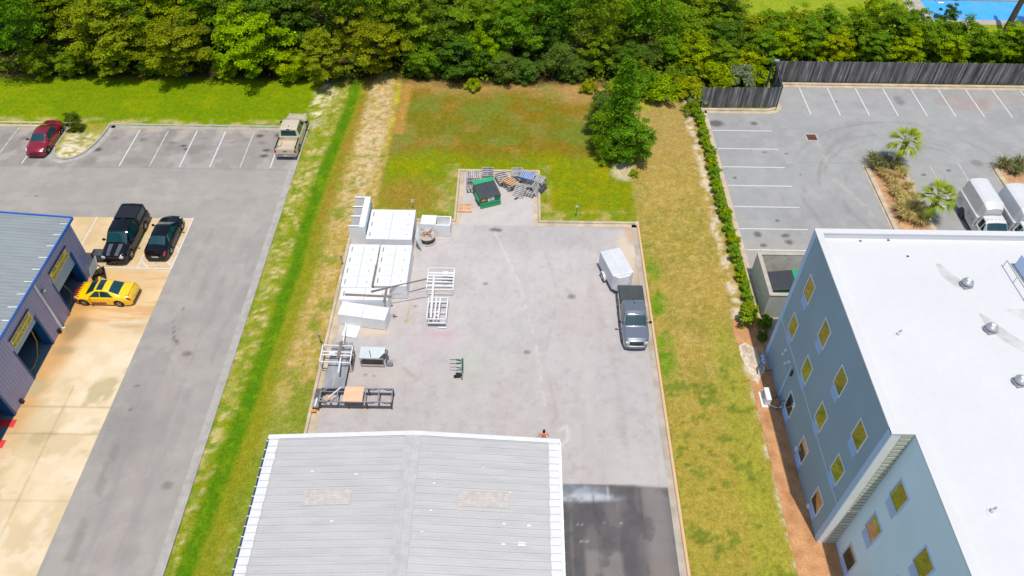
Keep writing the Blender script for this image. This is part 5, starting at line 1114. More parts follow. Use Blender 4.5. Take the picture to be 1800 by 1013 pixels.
for loc, lb in (((-8.85, 36.6, 0), 'small black scrap bracket lying beside the lone white box'),):
    tag(MB().bar((0, 0, .03), (.25, 0, .03), .05).bar((0, -.15, .03), (0, .15, .03), .05).build('metal_bracket', M['black'], None, loc=loc), lb, 'bracket')
# white slatted frames
def frame_thing(name, label, loc, rz=0): return thing(name, label, 'frame', loc, rz)
t = frame_thing('slatted_frame', 'white slatted steel frame on legs, the rear one of two', (-5.6, 39.95, 0))
mb = MB(); a, b_, z = 1.0, 1.12, .62
for s in (-1, 1): mb.bar((s * a, -b_, z), (s * a, b_, z), .09, .08); mb.bar((-a, s * b_, z), (a, s * b_, z), .09, .08)
mb.build('top_frame', M['white_paint'], t)
for y in (-.72, -.3, .02, .32, .62): MB().bar((-a + .04, y, z + .01), (a - .04, y, z + .01), .18, .04).build('slat', M['white_paint'], t)
mb = MB(); mb.box(.12, .5, .45, .78, z + .02, z + .05); mb.build('plate', M['white_paint'], t)
for y in (.12, -.22): MB().tube([(.1, y, z + .1), (.45, y + .02, z + .1), (.9, y - .06, z + .08)], .035, 8).build('cylinder', M['darksteel'], t)
for sx in (-1, 1):
    for sy in (-1, 1): MB().bar((sx * a, sy * b_, 0), (sx * a, sy * b_, z), .08).build('leg', M['white_paint'], t)
mb = MB(); mb.bar((-a, -b_, .15), (a, -b_, .15), .06); mb.bar((-a, -.6, .35), (a, -.6, .35), .07); mb.bar((a + .02, -b_, .3), (a + .02, b_, .3), .05); mb.build('brace', M['white_paint'], t)
t = frame_thing('cart_frame', 'white steel cart frame over a pink stain, the front one of two', (-5.58, 36.75, 0))
a, b_, z = .70, 1.05, .88; mb = MB()
for s in (-1, 1): mb.bar((s * a, -b_, z), (s * a, b_, z), .09, .08); mb.bar((-a, s * b_, z), (a, s * b_, z), .09, .08)
mb.bar((-a, .62, z), (a, .62, z), .1, .06); mb.build('top_frame', M['white_paint'], t)
for x in (-.14, .14): MB().bar((x, -b_, z + .01), (x, b_, z + .01), .11, .05).build('slat', M['white_paint'], t)
MB().box(-.16, .13, -.75, -.35, z + .03, z + .06).build('plate', M['white_paint'], t)
mb = MB(); mb.bar((-a, -b_, .45), (a, -b_, .45), .1, .08); mb.bar((-a, .1, .3), (a, .1, .3), .06); mb.bar((a, -b_ - .1, .08), (.1, -b_ - .1, .08), .12, .05); mb.bar((-.15, -b_ + .1, .5), (.15, -b_ + .1, .5), .12); mb.build('lower_frame', M['white_paint'], t)
for sx in (-1, 1):
    for sy in (-1, 1): MB().bar((sx * a, sy * b_, 0), (sx * a, sy * b_, z), .08).build('leg', M['white_paint'], t)
mb = MB(); mb.bar((-a + .15, -.75, .7), (-a + .18, -.1, .72), .07); mb.bar((-.05, -.62, .98), (.06, -.58, .98), .1); mb.build('fitting', M['darksteel'], t)
tag(MB().bar((-6.12, 40.3, .98 - .26), (-5.98, 35.75, 1.0), .16, .07).build('beam', M['white_paint']), 'long white beam lying across both white steel frames', 'beam')
# grey deck, white rack, white sheet and pole on the west side
t = thing('plywood_deck', 'long grey weathered plywood deck on low trestles near the kerb', 'deck', (-12.05, 31.6, 0))
mb = MB(); mb.box(-.72, .72, -1.85, .0, .52, .58); mb.box(-.72, .72, .012, 2.1, .52, .578); mb.build('deck', M['oldply'], t)
for y in (-1.5, 0, 1.7): mb = MB(); mb.box(-.6, .6, y, y + .09, .4, .52); mb.box(-.58, -.5, y, y + .09, 0, .4); mb.box(.5, .58, y, y + .09, 0, .4); mb.build('trestle', M['darksteel'], t)
c1, c2, c3, c4 = (G(u, v, 1.15) for u, v in ((568, 607), (620, 609), (615, 638), (562, 636)))
t = thing('pipe_rack', 'white square-tube rack standing over the grey plywood deck', 'rack', (c4.x, c4.y, 0))
q = [Vector((c.x - c4.x, c.y - c4.y, 1.15)) for c in (c1, c2, c3, c4)]
mb = MB(); [mb.bar(q[i], q[(i + 1) % 4], .075) for i in range(4)]; mb.build('top_frame', M['white_paint'], t)
mb = MB(); mb.bar(q[3].lerp(q[0], .62), q[2].lerp(q[1], .62), .09, .05); mb.bar(q[3].lerp(q[0], .42), q[2].lerp(q[1], .42), .09, .05); mb.build('cross_rail', M['white_paint'], t)
mb = MB(); mb.box(.5, .95, .65, .9, 1.16, 1.2); mb.build('plate', M['white_paint'], t)
for v in q: MB().bar((v.x, v.y, 0), v, .075).build('leg', M['white_paint'], t)
mb = MB(); mb.bar(q[2] + Vector((.05, 0, -.6)), q[1] + Vector((.05, 0, -.6)), .06); mb.bar(q[3] + Vector((0, 0, -.75)), q[2] + Vector((0, 0, -.75)), .05); mb.bar(q[2] + Vector((-.1, .35, -.4)), q[2] + Vector((-.1, .9, -.4)), .2, .25); mb.build('lower_rail', M['darksteel'], t)
tag(MB().bar((-11.98, 33.3, 1.2), (-12.0, 31.9, 1.2), .22, .05).build('plank', M['brownwood']), 'short brown plank resting on the white pipe rack', 'plank')
tag(MB().bar((-12.25, 35.9, .12), (-11.72, 30.5, 1.32), .11, .09).build('pole', M['white_paint']), 'long white pole sloping from the white sheet over the rack', 'pole')
tag(MB().add([(-12.27, 35.75, .05), (-11.15, 35.6, .03), (-11.32, 34.5, .03), (-12.42, 34.7, .06), (-12.27, 35.75, .08), (-11.15, 35.6, .06), (-11.32, 34.5, .06), (-12.42, 34.7, .09)], [(3, 2, 1, 0), (4, 5, 6, 7), (0, 1, 5, 4), (1, 2, 6, 5), (2, 3, 7, 6), (3, 0, 4, 7)]).build('flat_sheet', M['white_paint']), 'flat white sheet lying on asphalt in front of the lone box', 'sheet')
# grey stand with sloping top
t = thing('work_stand', 'grey metal-topped work stand with open shelf and side blower', 'stand', (-9.75, 32.4, 0), R_(-1))
MB().add([(-.85, -.42, .98), (.5, -.42, .98), (.85, .1, .98), (.85, .5, 1.05), (-.85, .5, 1.05), (-.85, -.42, 1.03), (.5, -.42, 1.03), (.85, .1, 1.03), (.85, .5, 1.1), (-.85, .5, 1.1)], [(4, 3, 2, 1, 0), (5, 6, 7, 8, 9)] + [(i, (i + 1) % 5, 5 + (i + 1) % 5, 5 + i) for i in range(5)]).build('top_sheet', M['standtop'], t)
mb = MB(); mb.box(-.7, .72, -.3, .4, .25, .92); mb.build('cabinet', M['darksteel'], t)
for x in (-.8, .8):
    for y in (-.42, .45): MB().bar((x, y, 0), (x, y, 1.0), .05).build('leg', M['greysteel'], t)
mb = MB(); mb.bar((-.8, -.42, .12), (.8, -.42, .12), .05); mb.bar((-.8, -.42, .94), (.8, -.42, .94), .05); mb.bar((-.8, -.40, .2), (.8, -.40, .2), .06, .05); mb.build('rail', M['spoolwood'], t)
mb = MB(); mb.tube([(.8, .45, .9), (1.0, .3, .95), (1.02, -.2, .8), (.95, -.4, .5)], .05, 8); mb.build('hose', M['darksteel'], t); MB().lathe([(.05, -.12), (.24, -.1), (.26, 0), (.22, .1), (.06, .12)], (1.15, -.28, .35), 16, 'y').build('blower', M['steel'], t, smooth=50)
tag(MB().bar((-9.95, 32.55, 1.12), (-9.8, 32.05, 1.08), .05, .04).build('steel_bar', M['darksteel']), 'short dark bar lying on the grey metal-topped stand', 'bar')
# long dark chassis frame
t = thing('chassis_frame', 'long dark steel chassis frame on stub legs holding a plywood sheet', 'frame', (-10.4, 29.05, 0))
z = .78; a = 2.38; mb = MB()
for y in (-.52, .55): mb.bar((-a, y, z), (a, y, z), .07, .08)
for x in (-a, -1.25, -.65, .45, .6, 1.5, a): mb.bar((x, -.52, z), (x, .55, z), .07, .07)
mb.bar((-a, -.2, z), (-1.9, -.52, z), .06); mb.bar((-a, .2, z), (-1.95, .55, z), .06); mb.build('top_frame', M['greysteel'], t)
mb = MB()
for y in (-.52, .55):
    mb.bar((-a, y, .16), (a, y, .16), .06)
    for x0, x1 in ((-a, -.45), (.75, a)):
        mb.tube([(x0, y, .7), (x0 + .3, y, .58), (x0 + .6, y, .72)], .03, 6); mb.tube([(x1, y, .7), (x1 - .3, y, .58), (x1 - .6, y, .72)], .03, 6)
mb.bar((-1.25, -.52, .16), (-1.25, .55, .16), .05); mb.bar((1.5, -.52, .16), (1.5, .55, .16), .05); mb.bar((a, -.52, .16), (a, .55, .16), .05); mb.build('lower_frame', M['darksteel'], t)
for x in (-a, -.5, .75, a):
    for y in (-.52, .55): MB().bar((x, y, 0), (x, y, z), .1).build('leg', M['rustleg'] if y < 0 else M['darksteel'], t)
mb = MB(); mb.bar((-1.2, -.5, .3), (-.6, .2, .5), .04); mb.box(-.4, .5, -.56, -.5, .1, .14); mb.build('brace', M['darksteel'], t)
tag(MB().add([(-11.22, 28.52, .825), (-9.92, 28.5, .825), (-9.92, 29.68, .825), (-11.2, 29.72, .825), (-11.22, 28.52, .845), (-9.92, 28.5, .845), (-9.92, 29.68, .845), (-11.2, 29.72, .845)], [(3, 2, 1, 0), (4, 5, 6, 7), (0, 1, 5, 4), (1, 2, 6, 5), (2, 3, 7, 6), (3, 0, 4, 7)]).build('plywood_sheet', M['ply']), 'square tan plywood sheet lying on the dark chassis frame', 'plywood')
tag(MB().bar((-11.45, 29.6, .9), (-12.2, 28.75, .86), .07).build('pink_bar', M['white_paint']), 'pale bar lying diagonally over the left end of chassis frame', 'bar')
t = thing('paint_can', 'small red can standing on the left end of chassis frame', 'can', (-12.1, 28.6, .825)); MB().lathe([(.09, 0), (.09, .16)], n=14).build('can', M['red_ball'], t); MB().lathe([(.085, .16), (.03, .17), (.02, .2)], n=12).build('lid', M['orange'], t)
t = thing('steel_rack_end', 'narrow grey steel rack with stacked bars beside the kerb', 'rack', (-13.02, 29.0, 0))
mb = MB(); mb.box(-.22, .2, -.75, .75, .44, .5); mb.build('shelf', M['greysteel'], t)
mb = MB(); [mb.bar((-.16 + k * .09, -.1, .53), (-.16 + k * .09, .72, .53), .04) for k in range(4)]; mb.build('bar_stock', M['darksteel'], t); mb = MB(); mb.bar((-.02, -.7, .54), (0, -.05, .54), .1, .03); mb.build('white_bar', M['white_paint'], t)
for x in (-.18, .16):
    for y in (-.7, .7): MB().bar((x, y, 0), (x, y, .45), .06).build('leg', M['darksteel'], t)
MB().box(-.28, .02, -.95, -.78, .2, .3).build('end_block', M['orange'], t)
# green lifting mast
t = thing('hand_lift', 'green hand lift with mast, forks and black wheels standing alone in the yard', 'hand lift', (-3.5, 31.3, 0)); t.scale = (.85, .9, .92)
MB().bar((0, .05, .1), (0, .35, 1.75), .08, .1).build('mast', M['steel'], t); MB().bar((.08, .1, .6), (.1, .36, 1.7), .1, .12).build('jack_body', M['green_bin'], t)
for dy, zz in ((-.05, 1.3), (.2, 1.45)): mb = MB(); mb.bar((-.0, .3 + dy * .4, zz), (-.42, .28 + dy, zz - .02), .09, .1); mb.bar((-.4, .28 + dy, zz - .02), (-.95, .30 + dy, zz - .06), .05, .03); mb.build('fork', M['green_bin'], t)
mb = MB(); mb.bar((0, .12, .2), (-.5, .0, .14), .07, .05); mb.build('base_leg', M['steel'], t)
mb = MB(); mb.lathe([(.16, -.1), (.16, .1)], (-.35, -.05, .17), 14, 'y'); mb.lathe([(.12, -.08), (.12, .08)], (-.55, -.12, .13), 12, 'y'); mb.lathe([(.1, -.08), (.1, .08)], (-.05, .0, .2), 12, 'x'); mb.box(-.5, -.1, -.2, .1, .1, .34); mb.build('wheel_group', M['black'], t); MB().box(-.05, .06, -.34, -.1, .03, .12).build('foot_pedal', M['wire'], t)
# small ground signs
for u, v, h, m_, lb in ((726.5, 368, .75, 'white_paint', 'small white marker sign on a thin stake behind the long boxes'), (1012.5, 382, 1.1, 'louvre_pale', 'small pale marker sign on a thin stake in the right field'), (603, 468, .85, 'glasspanel', 'thin dark stake marker on the west verge beside the boxes'), (565.5, 607, .9, 'glasspanel', 'thin dark stake marker on the west verge beside the pipe rack')):
    p = G(u, v); t = thing('marker_sign', lb, 'sign', (p.x, p.y, .02), 0, 'small stake markers round the yard'); MB().bar((0, 0, -.1), (0, 0, h), .04).build('stake', M['darksteel'], t); MB().box(-.11, .11, -.03, -.0, h - .02, h + .3 if h < 1 else h + .14).build('plate', M[m_], t)
# ------------------------------------------------------------------ green skips
def dumpster(label, loc, rz, W=1.78, D=2.0, hf=1.12, hb=1.42, stickers=True):
    t = thing('rubbish_skip', label, 'skip', loc, rz); w2 = W / 2
    mb = MB(); mb.add([(-w2, 0, .12), (w2, 0, .12), (w2, D, .12), (-w2, D, .12), (-w2, -.0, hf), (w2, -.0, hf), (w2, D, hb), (-w2, D, hb)], [(3, 2, 1, 0), (4, 5, 6, 7), (0, 1, 5, 4), (1, 2, 6, 5), (2, 3, 7, 6), (3, 0, 4, 7)]); mb.build('bin_body', M['green_bin'], t)
    mb = MB(); mb.box(-w2 - .03, w2 + .03, -.05, -.0, .1, .3); mb.box(-w2 - .03, w2 + .03, -.04, 0, .42, .55); mb.build('front_rib', M['green_bright'], t)
    mb = MB(); sl = (hb - hf) / D; n_ = 18
    for sx in (-1, 1):
        x0, x1 = sorted((sx * .01, sx * (w2 + .02))); mb.add([(x0, -.06, hf + .03), (x1, -.06, hf + .03), (x1, D * .80, hf + .03 + sl * D * .8 + .02), (x0, D * .80, hf + .03 + sl * D * .8 + .02), (x0, -.06, hf - .02), (x1, -.06, hf - .02), (x1, D * .8, hf + sl * D * .8), (x0, D * .8, hf + sl * D * .8)], [(0, 1, 2, 3), (0, 4, 5, 1), (1, 5, 6, 2), (2, 6, 7, 3), (3, 7, 4, 0)])
    for k in range(n_):
        x = -w2 + .06 + k * (W - .1) / n_
        mb.add([(x, -.03, hf + .03), (x + .05, -.03, hf + .03), (x + .05, D * .78, hf + .05 + sl * D * .78), (x, D * .78, hf + .05 + sl * D * .78), (x + .01, -.02, hf + .065), (x + .04, -.02, hf + .065), (x + .04, D * .77, hf + .085 + sl * D * .78), (x + .01, D * .77, hf + .085 + sl * D * .78)], [(4, 5, 6, 7), (0, 1, 5, 4), (1, 2, 6, 5), (2, 3, 7, 6), (3, 0, 4, 7)])
    mb.build('lid', M['binlid'], t)
    mb = MB(); mb.add([(-w2 - .03, D * .80, hf + .05 + sl * D * .8), (w2 + .03, D * .80, hf + .05 + sl * D * .8), (w2 + .03, D + .02, hb + .05), (-w2 - .03, D + .02, hb + .05), (-w2 - .03, D * .80, hf - .1 + sl * D * .8), (w2 + .03, D * .80, hf - .1 + sl * D * .8), (w2 + .03, D + .02, hb - .1), (-w2 - .03, D + .02, hb - .1)], [(0, 1, 2, 3), (0, 4, 5, 1), (1, 5, 6, 2), (2, 6, 7, 3), (3, 7, 4, 0)]); mb.build('back_rim', M['green_bright'], t)
    for sx in (-1, 1): mb = MB(); mb.box(*sorted((sx * w2, sx * (w2 + .12))), .25, 1.15, .62, .82); mb.build('fork_pocket', M['green_bright'], t)
    for x in (-w2 + .15, w2 - .15):
        for y in (.15, D - .15): MB().box(x - .06, x + .06, y - .08, y + .08, 0, .13).build('foot', M['black'], t)
    if stickers:
        MB().box(-w2 + .1, -w2 + .45, -.012, 0, .78, 1.0).build('yellow_sticker', M['orange'], t)
        st_ = MB().box(-.25, .34, -.016, 0, .64, 1.04).build('sign_plate', M['whitesticker'], t); MB().box(-.18, .12, -.02, -.016, .9, .98).build('dark_band', M['ink'], st_); MB().box(.12, .3, -.02, -.016, .93, 1.01).build('yellow_band', M['orange'], st_); MB().box(.0, .2, -.02, -.016, .68, .74).build('blue_band', M['pal_blue'], st_)
    return t
fl = Vector((-2.89, 48.75)); fr = Vector((-1.27, 49.4)); ct = (fl + fr) / 2
dumpster('green rubbish skip with grey ribbed lid in front of the pallet pile', (ct.x, ct.y, .006), math.atan2(fr.y - fl.y, fr.x - fl.x))
dumpster('green rubbish skip with dark lid inside the masonry bin store', (19.2, 39.55, .02), R_(-90), 1.9, 2.3, 1.3, 1.6, False)
# ------------------------------------------------------------------ pallets
def pallet_proto(m, boards=7, mtop=None):
    t = bpy.data.objects.new('pallet', None); COL.objects.link(t)
    mb = MB(); w_ = 1.2 / boards
    for k in range(boards): mb.box(-.5, .5, -.6 + k * w_ * (1 + .4 / boards), -.6 + k * w_ * (1 + .4 / boards) + w_ * .6, .118, .14)
    mb.build('top_deck', mtop or m, t)
    for x in (-.48, -.02, .44): MB().box(x, x + .04, -.6, .6, .02, .118).build('stringer', m, t)
    mb = MB(); [mb.box(-.5, .5, y - .05, y + .05, 0, .02) for y in (-.54, 0, .54)]; mb.build('bottom_deck', m, t)
    return t
PP = {}
def pallet(kind, loc, rz, label, tilt=(0, 0)):
    if kind not in PP:
        mm = {'grey': ('pal_grey', 7, None), 'tan': ('pal_tan', 6, None), 'blue': ('pal_blue', 8, 'pal_bluetop'), 'pale': ('pal_pale', 8, None), 'dark': ('pal_dark', 6, None), 'grey5': ('pal_grey', 5, None)}[kind]
        PP[kind] = pallet_proto(M[mm[0]], mm[1], M[mm[2]] if mm[2] else None); t = PP[kind]
    else: t = copy_tree(PP[kind])
    t.location = loc; t.rotation_euler = (R_(tilt[0]), R_(tilt[1]), R_(rz)); tag(t, label, 'pallet', 'pallets piled round the green skip'); return t
rg = random.Random(11)
STK = [('grey', -3.62, 52.25, 88, 6, 'stack left of the green skip'), ('grey5', -2.45, 52.75, 4, 6, 'stack directly behind the green skip'), ('grey5', -1.15, 52.45, 20, 4, 'low stack right of the skip'), ('grey', .18, 52.95, -6, 5, 'stack behind the fresh tan pallet'), ('grey5', 1.02, 52.1, 72, 7, 'tall stack carrying the blue pallet'), ('grey', 1.95, 52.2, 68, 4, 'right-hand stack at the kerb'), ('grey5', -.45, 51.75, 30, 4, 'stack under the fresh tan pallet'), ('dark', 2.0, 51.4, 60, 3, 'dark stack at the far right')]
for kd, x, y, rz, n_, nm in STK:
    for k in range(n_):
        lv = 'top' if k == n_ - 1 else ('bottom' if k == 0 else ORD[k] + '-from-bottom')
        pallet(kd, (x + rg.uniform(-.06, .06), y + rg.uniform(-.06, .06), .006 + k * .145), rz + rg.uniform(-6, 6), ('dark plastic' if kd == 'dark' else 'weathered grey') + ' pallet, %s one in the %s' % (lv, nm))
pallet('blue', (1.05, 51.95, 1.03), 70, 'faded blue pallet lying on top of the tall stack')
pallet('pale', (1.85, 52.1, .60), 66, 'pale worn pallet beside the blue one on the right stack', (3, 2))
pallet('tan', (-.5, 51.6, .63), 58, 'fresh tan pallet tilted on top of the middle stack', (4, 14))
pallet('tan', (-4.25, 48.75, .01), 90, 'fresh orange-tan pallet lying alone at the kerb by the skip')
pallet('grey5', (-3.65, 51.2, .25), 100, 'weathered pallet leaning down in front of the left stack', (0, 22))
pallet('pale', (.40, 50.75, .42), -28, 'pale closely boarded pallet leaning in front of the pile', (50, 0))
pallet('grey5', (1.15, 50.75, .30), 66, 'grey pallet slumped low beside the leaning pale one', (0, 20))
pallet('grey5', (1.15, 51.25, .5), 70, 'grey pallet tipped against the tall stack front', (0, 30))
pallet('grey', (1.75, 50.95, .45), 62, 'narrow tipped pallet standing at the right end of pile', (62, 0))
tag(MB().add([(-.12, 50.1, .02), (.18, 50.35, .02), (.3, 50.2, .02), (.0, 49.95, .02), (-.12, 50.1, .05), (.18, 50.35, .05), (.3, 50.2, .05), (.0, 49.95, .05)], [(3, 2, 1, 0), (4, 5, 6, 7), (0, 1, 5, 4), (1, 2, 6, 5), (2, 3, 7, 6), (3, 0, 4, 7)]).build('rubber_mat', M['binlid']), 'small dark mat lying on asphalt in front of the leaning pallet', 'mat')
# ------------------------------------------------------------------ plants
M['leaf_olive'] = leaf_mat('olive_leaves', (0.27, 0.31, 0.01))
M['leaf_green'] = leaf_mat('green_leaves', (0.2, 0.3, 0.012))
M['leaf_yellow'] = leaf_mat('yellow_green_leaves', (0.34, 0.42, 0.005))
M['leaf_dark'] = leaf_mat('dark_green_leaves', (0.11, 0.18, 0.015))
M['leaf_myrtle'] = leaf_mat('myrtle_leaves', (0.15, 0.22, 0.03))
M['leaf_pine'] = leaf_mat('pine_needles', (0.19, 0.31, 0.012))
M['leaf_hedge'] = leaf_mat('hedge_leaves', (0.26, 0.38, 0.02))
M['leaf_palm'] = leaf_mat('palm_fronds', (.29, .34, .03))
M['leaf_grass_dark'] = leaf_mat('dark_ornamental_grass', (.26, .25, .10), trans=.4)
M['leaf_grass'] = leaf_mat('ornamental_grass', (0.62, 0.5, 0.2), trans=.45)
M['leaf_sage'] = leaf_mat('grey_green_leaves', (.26, .31, .16))
def leaf_cloud(name, c, n, size, asp, m, rs, fold=.0):
    """mesh of many leaf-shaped faces: centres c, normals n"""
    N = len(c); n = n / (np.linalg.norm(n, axis=1, keepdims=True) + 1e-9)
    r = rs.normal(size=(N, 3)); t = np.cross(n, r); t /= (np.linalg.norm(t, axis=1, keepdims=True) + 1e-9); b = np.cross(n, t)
    l = size * rs.uniform(.65, 1.35, (N, 1)); w_ = l * asp
    v = np.stack([c - t * l / 2, c + b * w_ / 2 + t * l * .05, c + t * l / 2, c - b * w_ / 2 + t * l * .05], 1).reshape(-1, 3).astype(np.float32)
    me = bpy.data.meshes.new(name); me.vertices.add(N * 4); me.vertices.foreach_set('co', v.reshape(-1))
    me.loops.add(N * 4); me.loops.foreach_set('vertex_index', np.arange(N * 4, dtype=np.int32)); me.polygons.add(N)
    me.polygons.foreach_set('loop_start', np.arange(N, dtype=np.int32) * 4); me.polygons.foreach_set('loop_total', np.full(N, 4, np.int32)); me.update(calc_edges=True)
    me.materials.append(m); return me
def clumps(rs, nc, R, zc, rz, lobes=5, low=-.55, rag=.2):
    """clump centres spread over an uneven crown"""
    out = []; ph = rs.uniform(0, 6.28, 3)
    while len(out) < nc:
        d = rs.normal(size=3); d /= np.linalg.norm(d)
        if d[2] < low: continue
        a = math.atan2(d[1], d[0]); k = rs.uniform(1 - rag * .5, 1 + rag * .6) + rag * math.sin(lobes * a + ph[0]) * (1 - abs(d[2])) + .16 * math.sin(3 * a + ph[1] + 4 * d[2])
        q = rs.uniform(.25, 1.0) ** .55 * k
        out.append((d[0] * R * q, d[1] * R * q, zc + d[2] * rz * q))
    return np.array(out)
def crown_broad(seed, R, H, nc, per, size, m, asp=.62, low=-.5, squash=.62, lower=.62, cr=(.16, .32), rag=.2):
    rs = np.random.RandomState(seed); zc = H * lower; C = clumps(rs, nc, R * .80, zc, H * (1 - lower) * .86, low=low, rag=rag); cs = []; ns = []
    for p in C:
        r = R * rs.uniform(*cr); d = rs.normal(size=(per, 3)); d[:, 2] = np.abs(d[:, 2]) * .9 - .25 * rs.uniform(size=per); d /= np.linalg.norm(d, axis=1, keepdims=True)
        q = r * rs.uniform(.35, 1.2, (per, 1)); cs.append(p + d * q * np.array([1, 1, squash])); out = (p - np.array([0, 0, zc])); out = out / (np.linalg.norm(out) + 1e-6)
        ns.append(d * .5 + out * .2 + np.array([0, -.1, .5]) + rs.normal(size=(per, 3)) * .38)
    return leaf_cloud('crown', np.concatenate(cs), np.concatenate(ns), size, asp, m, rs)
def crown_pine(seed, R, H, nb, per, m, lowz=.35, cone=False):
    rs = np.random.RandomState(seed); cs = []; ns = []
    for k in range(nb):
        f = (k + rs.uniform()) / nb; z = H * (lowz + (1 - lowz) * f); a = k * 2.4 + rs.uniform(-.4, .4)
        rad = R * ((1 - f) ** .8 + .06 if cone else (math.sin(math.pi * (.18 + .8 * f)) * .9 + .1)) * rs.uniform(.7, 1.1)
        nt_ = 3 if not cone else 4
        for j in range(nt_):
            g = (j + 1) / nt_; a2 = a + rs.uniform(-.35, .35); p = np.array([math.cos(a2) * rad * g, math.sin(a2) * rad * g, z + rad * g * .22 + rs.uniform(-.1, .2)])
            d = rs.normal(size=(per, 3)); d[:, 2] = np.abs(d[:, 2]) + .1; d /= np.linalg.norm(d, axis=1, keepdims=True)
            L = (.30 + .25 * rs.uniform(size=(per, 1))) * (1.5 if not cone else 1.0); c = p + d * L * np.array([1, 1, .7]); cs.append(c); ns.append(np.cross(d, rs.normal(size=(per, 3))) * .6 + np.array([0, 0, .5]))
    return leaf_cloud('crown', np.concatenate(cs), np.concatenate(ns), .34, .30, m, rs)
def trunk_mesh(seed, H, r0, limbs, R, m, lower=.62):
    rg = random.Random(seed); mb = MB(); pts = [(0, 0, -.2)] + [(rg.uniform(-.12, .12) * k, rg.uniform(-.12, .12) * k, H * .86 * k / 5) for k in range(1, 6)]
    mb.tube(pts, [r0 * 1.25] + [r0 * (1 - .16 * k) for k in range(1, 6)], 8)
    for k in range(limbs):
        a = k * 2.4 + rg.uniform(-.4, .4); z0 = H * rg.uniform(.25, .6); L_ = R * rg.uniform(.6, .95)
        p0 = Vector((0, 0, z0)); mb.tube([p0, p0 + Vector((math.cos(a) * L_ * .5, math.sin(a) * L_ * .5, L_ * .28)), p0 + Vector((math.cos(a + .2) * L_, math.sin(a + .2) * L_, L_ * .5))], [r0 * .45, r0 * .28, r0 * .1], 6)
    return mb.build('trunk', m, smooth=60)
TREEPROTO = {}
def tree_proto(key):
    kind, variant = key; t = bpy.data.objects.new('tree', None); COL.objects.link(t)
    if kind == 'broad': H, R = 9.0, 4.0; me = crown_broad(10 + variant, R, H, 130, 150, .22, M['leaf_olive'], lower=.50, low=-.9, squash=.5, cr=(.10, .21), rag=.38); tr = trunk_mesh(variant, H, .22, 7, R, M['trunk'])
    elif kind == 'bushy': H, R = 5.0, 2.4; me = crown_broad(30 + variant, R, H, 90, 120, .18, M['leaf_green'], low=-.97, lower=.50, squash=.6, cr=(.13, .25), rag=.34); tr = trunk_mesh(variant + 5, H, .1, 6, R, M['trunk'])
    elif kind == 'pine': H, R = 11.0, 3.2; me = crown_pine(50 + variant, R, H, 62, 44, M['leaf_pine']); tr = trunk_mesh(variant + 9, H, .2, 9, R, M['trunk'])
    elif kind == 'young_pine': H, R = 9.0, 2.0; me = crown_pine(70 + variant, R, H, 110, 26, M['leaf_pine'], .08, True); tr = trunk_mesh(variant + 9, H, .12, 6, R * .6, M['trunk'])
    elif kind == 'myrtle': H, R = 4.2, 2.0; me = crown_broad(90 + variant, R, H, 54, 130, .20, M['leaf_myrtle'], asp=.4, low=-1, lower=.48, squash=.9); tr = trunk_mesh(variant + 15, H, .07, 8, R, M['trunk'])
    elif kind == 'scrub': H, R = 2.0, 1.7; me = crown_broad(110 + variant, R, H, 34, 100, .22, M['leaf_yellow'], asp=.45, low=-.4, lower=.42, squash=.8); tr = trunk_mesh(variant + 25, H, .04, 6, R, M['trunk'])
    elif kind == 'hedge': H, R = 1.05, .62; me = crown_broad(130 + variant, R, H, 30, 70, .13, M['leaf_hedge'], asp=.5, low=-.9, lower=.5, squash=.9); tr = trunk_mesh(variant + 35, H, .03, 5, R, M['trunk'])
    c = bpy.data.objects.new('crown', me); COL.objects.link(c); c.parent = t; tr.parent = t; t.location = (0, 0, -50); return t, H, R
USED = set(); TREES = []
def tree(kind, variant, x, y, H, R, leaf, desc, row, name=None, rz=None, group=None, cat=None, z=.05):
    key = (kind, variant)
    if key not in TREEPROTO: TREEPROTO[key] = tree_proto(key)
    p, H0, R0 = TREEPROTO[key]
    if key in USED: t = copy_tree(p)
    else: t = p; USED.add(key)
    t.name = name or {'broad': 'broadleaf_tree', 'bushy': 'bushy_tree', 'pine': 'pine_tree', 'young_pine': 'pine_tree', 'myrtle': 'wax_myrtle_bush', 'scrub': 'scrub_bush', 'hedge': 'hedge_shrub'}[kind]
    t.location = (x, y, z); t.scale = (R / R0, R / R0, H / H0); t.rotation_euler = (0, 0, rz if rz is not None else (x * 7.3 + y * 3.1) % 6.28)
    for c in kids(t):
        if c.name.startswith('crown') and len(c.material_slots):
            c.material_slots[0].link = 'OBJECT'; c.material_slots[0].material = M['leaf_' + leaf]
    tag(t, desc, cat or ('bush' if kind in ('myrtle', 'scrub') else ('shrub' if kind == 'hedge' else 'tree')), group or 'trees of the wood')
    TREES.append((t, x, desc, row)); return t
NAMES = {'olive': 'dull olive', 'green': 'mid green', 'yellow': 'yellow-green', 'dark': 'dark green', 'myrtle': 'grey-green fine-leaved', 'pine': 'bright green needled', 'sage': 'silvery'}
KINDN = {'broad': 'broad tree', 'bushy': 'bushy tree', 'pine': 'pine', 'young_pine': 'pine', 'myrtle': 'bush', 'scrub': 'scrub bush'}
def wood(kind, v, x, y, H, R, leaf, row): tree(kind, v, x, y, H, R, leaf, NAMES[leaf] + ' ' + KINDN[kind], row)
FR = 'front row of the wood'
